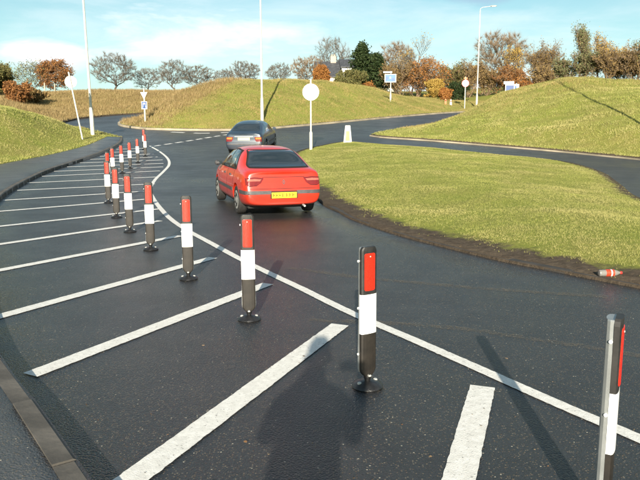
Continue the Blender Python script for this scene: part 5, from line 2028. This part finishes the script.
# ------------------------------------------------------------------ the person taking the photograph, whose shadow falls on the road
def person():
    root = empty('person', (-.24, -.34, .105), 0)
    skin = simple('skin', (.52, .33, .24), .55, .1, 12)
    coat = simple('dark_coat', (.035, .04, .055), .85, .25, 12, .004)
    jeans = simple('jeans', (.05, .07, .13), .9, .25, 16, .003)
    hair = simple('hair', (.05, .035, .022), .8, .3, 30, .004)

    def skinned(name, verts, edges, mat, rootv=0, lev=2):
        me = bpy.data.meshes.new(name)
        me.from_pydata([v[:3] for v in verts], edges, [])
        o = bpy.data.objects.new(name, me)
        COL.objects.link(o)
        o.modifiers.new('skin', 'SKIN')
        for i, v in enumerate(verts):
            sv = me.skin_vertices[0].data[i]
            r = v[3]
            sv.radius = r if isinstance(r, tuple) else (r, r)
            sv.use_root = (i == rootv)
        s_ = o.modifiers.new('sub', 'SUBSURF')
        s_.levels = s_.render_levels = lev
        dg = bpy.context.evaluated_depsgraph_get()
        m2 = bpy.data.meshes.new_from_object(o.evaluated_get(dg))
        bpy.data.objects.remove(o)
        m2.name = name
        m2.materials.clear()
        m2.materials.append(mat)
        m2.shade_smooth()
        return link(bpy.data.objects.new(name, m2), root)
    # pelvis, spine, neck, head; arms raised to hold a camera; legs
    V = [(0, 0, .96, (.215, .15)), (0, 0, 1.18, (.205, .14)), (0, .0, 1.36, (.21, .135)), (0, .0, 1.50, (.14, .10)), (0, .01, 1.58, .062), (0, .03, 1.68, (.078, .092)), (0, .03, 1.79, (.080, .095)), (0, .02, 1.865, (.05, .06)),
         (-.20, 0, 1.47, .075), (-.25, .09, 1.23, .060), (-.13, .27, 1.42, .045), (-.04, .28, 1.575, .032),
         (.20, 0, 1.47, .075), (.26, .09, 1.23, .060), (.33, .27, 1.43, .045), (.33, .27, 1.575, .032),
         (-.10, 0, .80, .115), (-.12, .02, .50, .075), (-.13, -.01, .10, .045), (-.14, .10, .035, (.045, .035)), (-.14, .19, .03, (.04, .028)),
         (.10, 0, .80, .115), (.13, .02, .50, .075), (.15, -.01, .10, .045), (.17, .10, .035, (.045, .035)), (.18, .19, .03, (.04, .028))]
    E_ = [(0, 1), (1, 2), (2, 3), (3, 4), (4, 5), (5, 6), (6, 7), (3, 8), (8, 9), (9, 10), (10, 11), (3, 12), (12, 13), (13, 14), (14, 15),
          (0, 16), (16, 17), (17, 18), (18, 19), (19, 20), (0, 21), (21, 22), (22, 23), (23, 24), (24, 25)]
    b = skinned('body', V, E_, coat)
    b.data.materials.append(skin)
    b.data.materials.append(jeans)
    for p in b.data.polygons:
        c = p.center
        if c.z > 1.575 and abs(c.x) < .12 and c.y < .16:
            p.material_index = 1
        elif c.z < .80:
            p.material_index = 2
    # hair as a cap, ears and nose
    h = MB()
    ringd = [(.06, .02), (.088, -.03), (.098, -.085), (.094, -.14), (.075, -.19)]
    for i, (r, dz) in enumerate(ringd):
        for k in range(16):
            a = 2 * math.pi * k / 16
            h.v.append((r * .95 * math.cos(a), .012 + r * 1.08 * math.sin(a) * (1 if math.sin(a) < 0 else (.95 if i < 2 else .55)), 1.905 + dz))
    for i in range(4):
        for k in range(16):
            h.f.append((i * 16 + k, i * 16 + (k + 1) % 16, (i + 1) * 16 + (k + 1) % 16, (i + 1) * 16 + k))
    h.f.append(tuple(range(16)))
    h.build('hair', hair, root, True)
    MB().lathe([(.004, .02), (.016, .0), (.019, -.03), (.006, -.045)], 10, (0, .125, 1.735)).build('nose', skin, root, True)
    for s in (-1, 1):
        MB().lathe([(.012, .012), (.02, .03), (.024, .0), (.012, -.03)], 10, (s * .088, .02, 1.735)).build('ear', skin, root, True)
        MB().lathe([(.004, .012), (.011, .004), (.011, -.004), (.004, -.012)], 10, (s * .034, .118, 1.765), 'Z').build('eye', M['white_plastic'], root, True)
    MB().box((0, .121, 1.67), (.045, .012, .008)).build('mouth', M['sign_red'], root, bevel=.003)
    # fingers curled round the camera body
    for s, hx_ in ((-1, -.035), (1, .325)):
        for k in range(4):
            z = 1.615 - k * .021
            y0 = .285
            xo = hx_ + s * .012
            dirx = 1 if s < 0 else -1
            L_ = (.032, .038, .036, .028)[k]
            MB().tube([(xo, y0 - .005, z), (xo + s * .012, y0 + .025, z), (xo + dirx * L_ * .45, y0 + .040, z - .002), (xo + dirx * L_, y0 + .036, z - .004)], [.0095, .0092, .0085, .006], 8).build('finger', skin, root, True)
        MB().tube([(hx_, .268, 1.575), (hx_ - s * .004, .262, 1.552), (hx_ - s * .035, .262, 1.548)], [.011, .0105, .008], 8).build('thumb', skin, root, True)
    tag(root, 'person in dark coat standing on the pavement behind the viewpoint, casting the foreground shadow', 'person')
    # hand held camera, its lens just behind the viewpoint
    c = empty('hand_camera', (0, -.045, 1.70), 0)
    MB().box((0, -.012, 0), (.12, .035, .07)).build('camera_body', M['alu'], c, bevel=.006)
    MB().lathe([(.027, .006), (.027, .024), (.020, .026)], 20, (.01, 0, .012), 'Y').build('lens', M['black_plastic'], c, True)
    tag(c, 'small silver compact camera held up by the person', 'camera')


person()
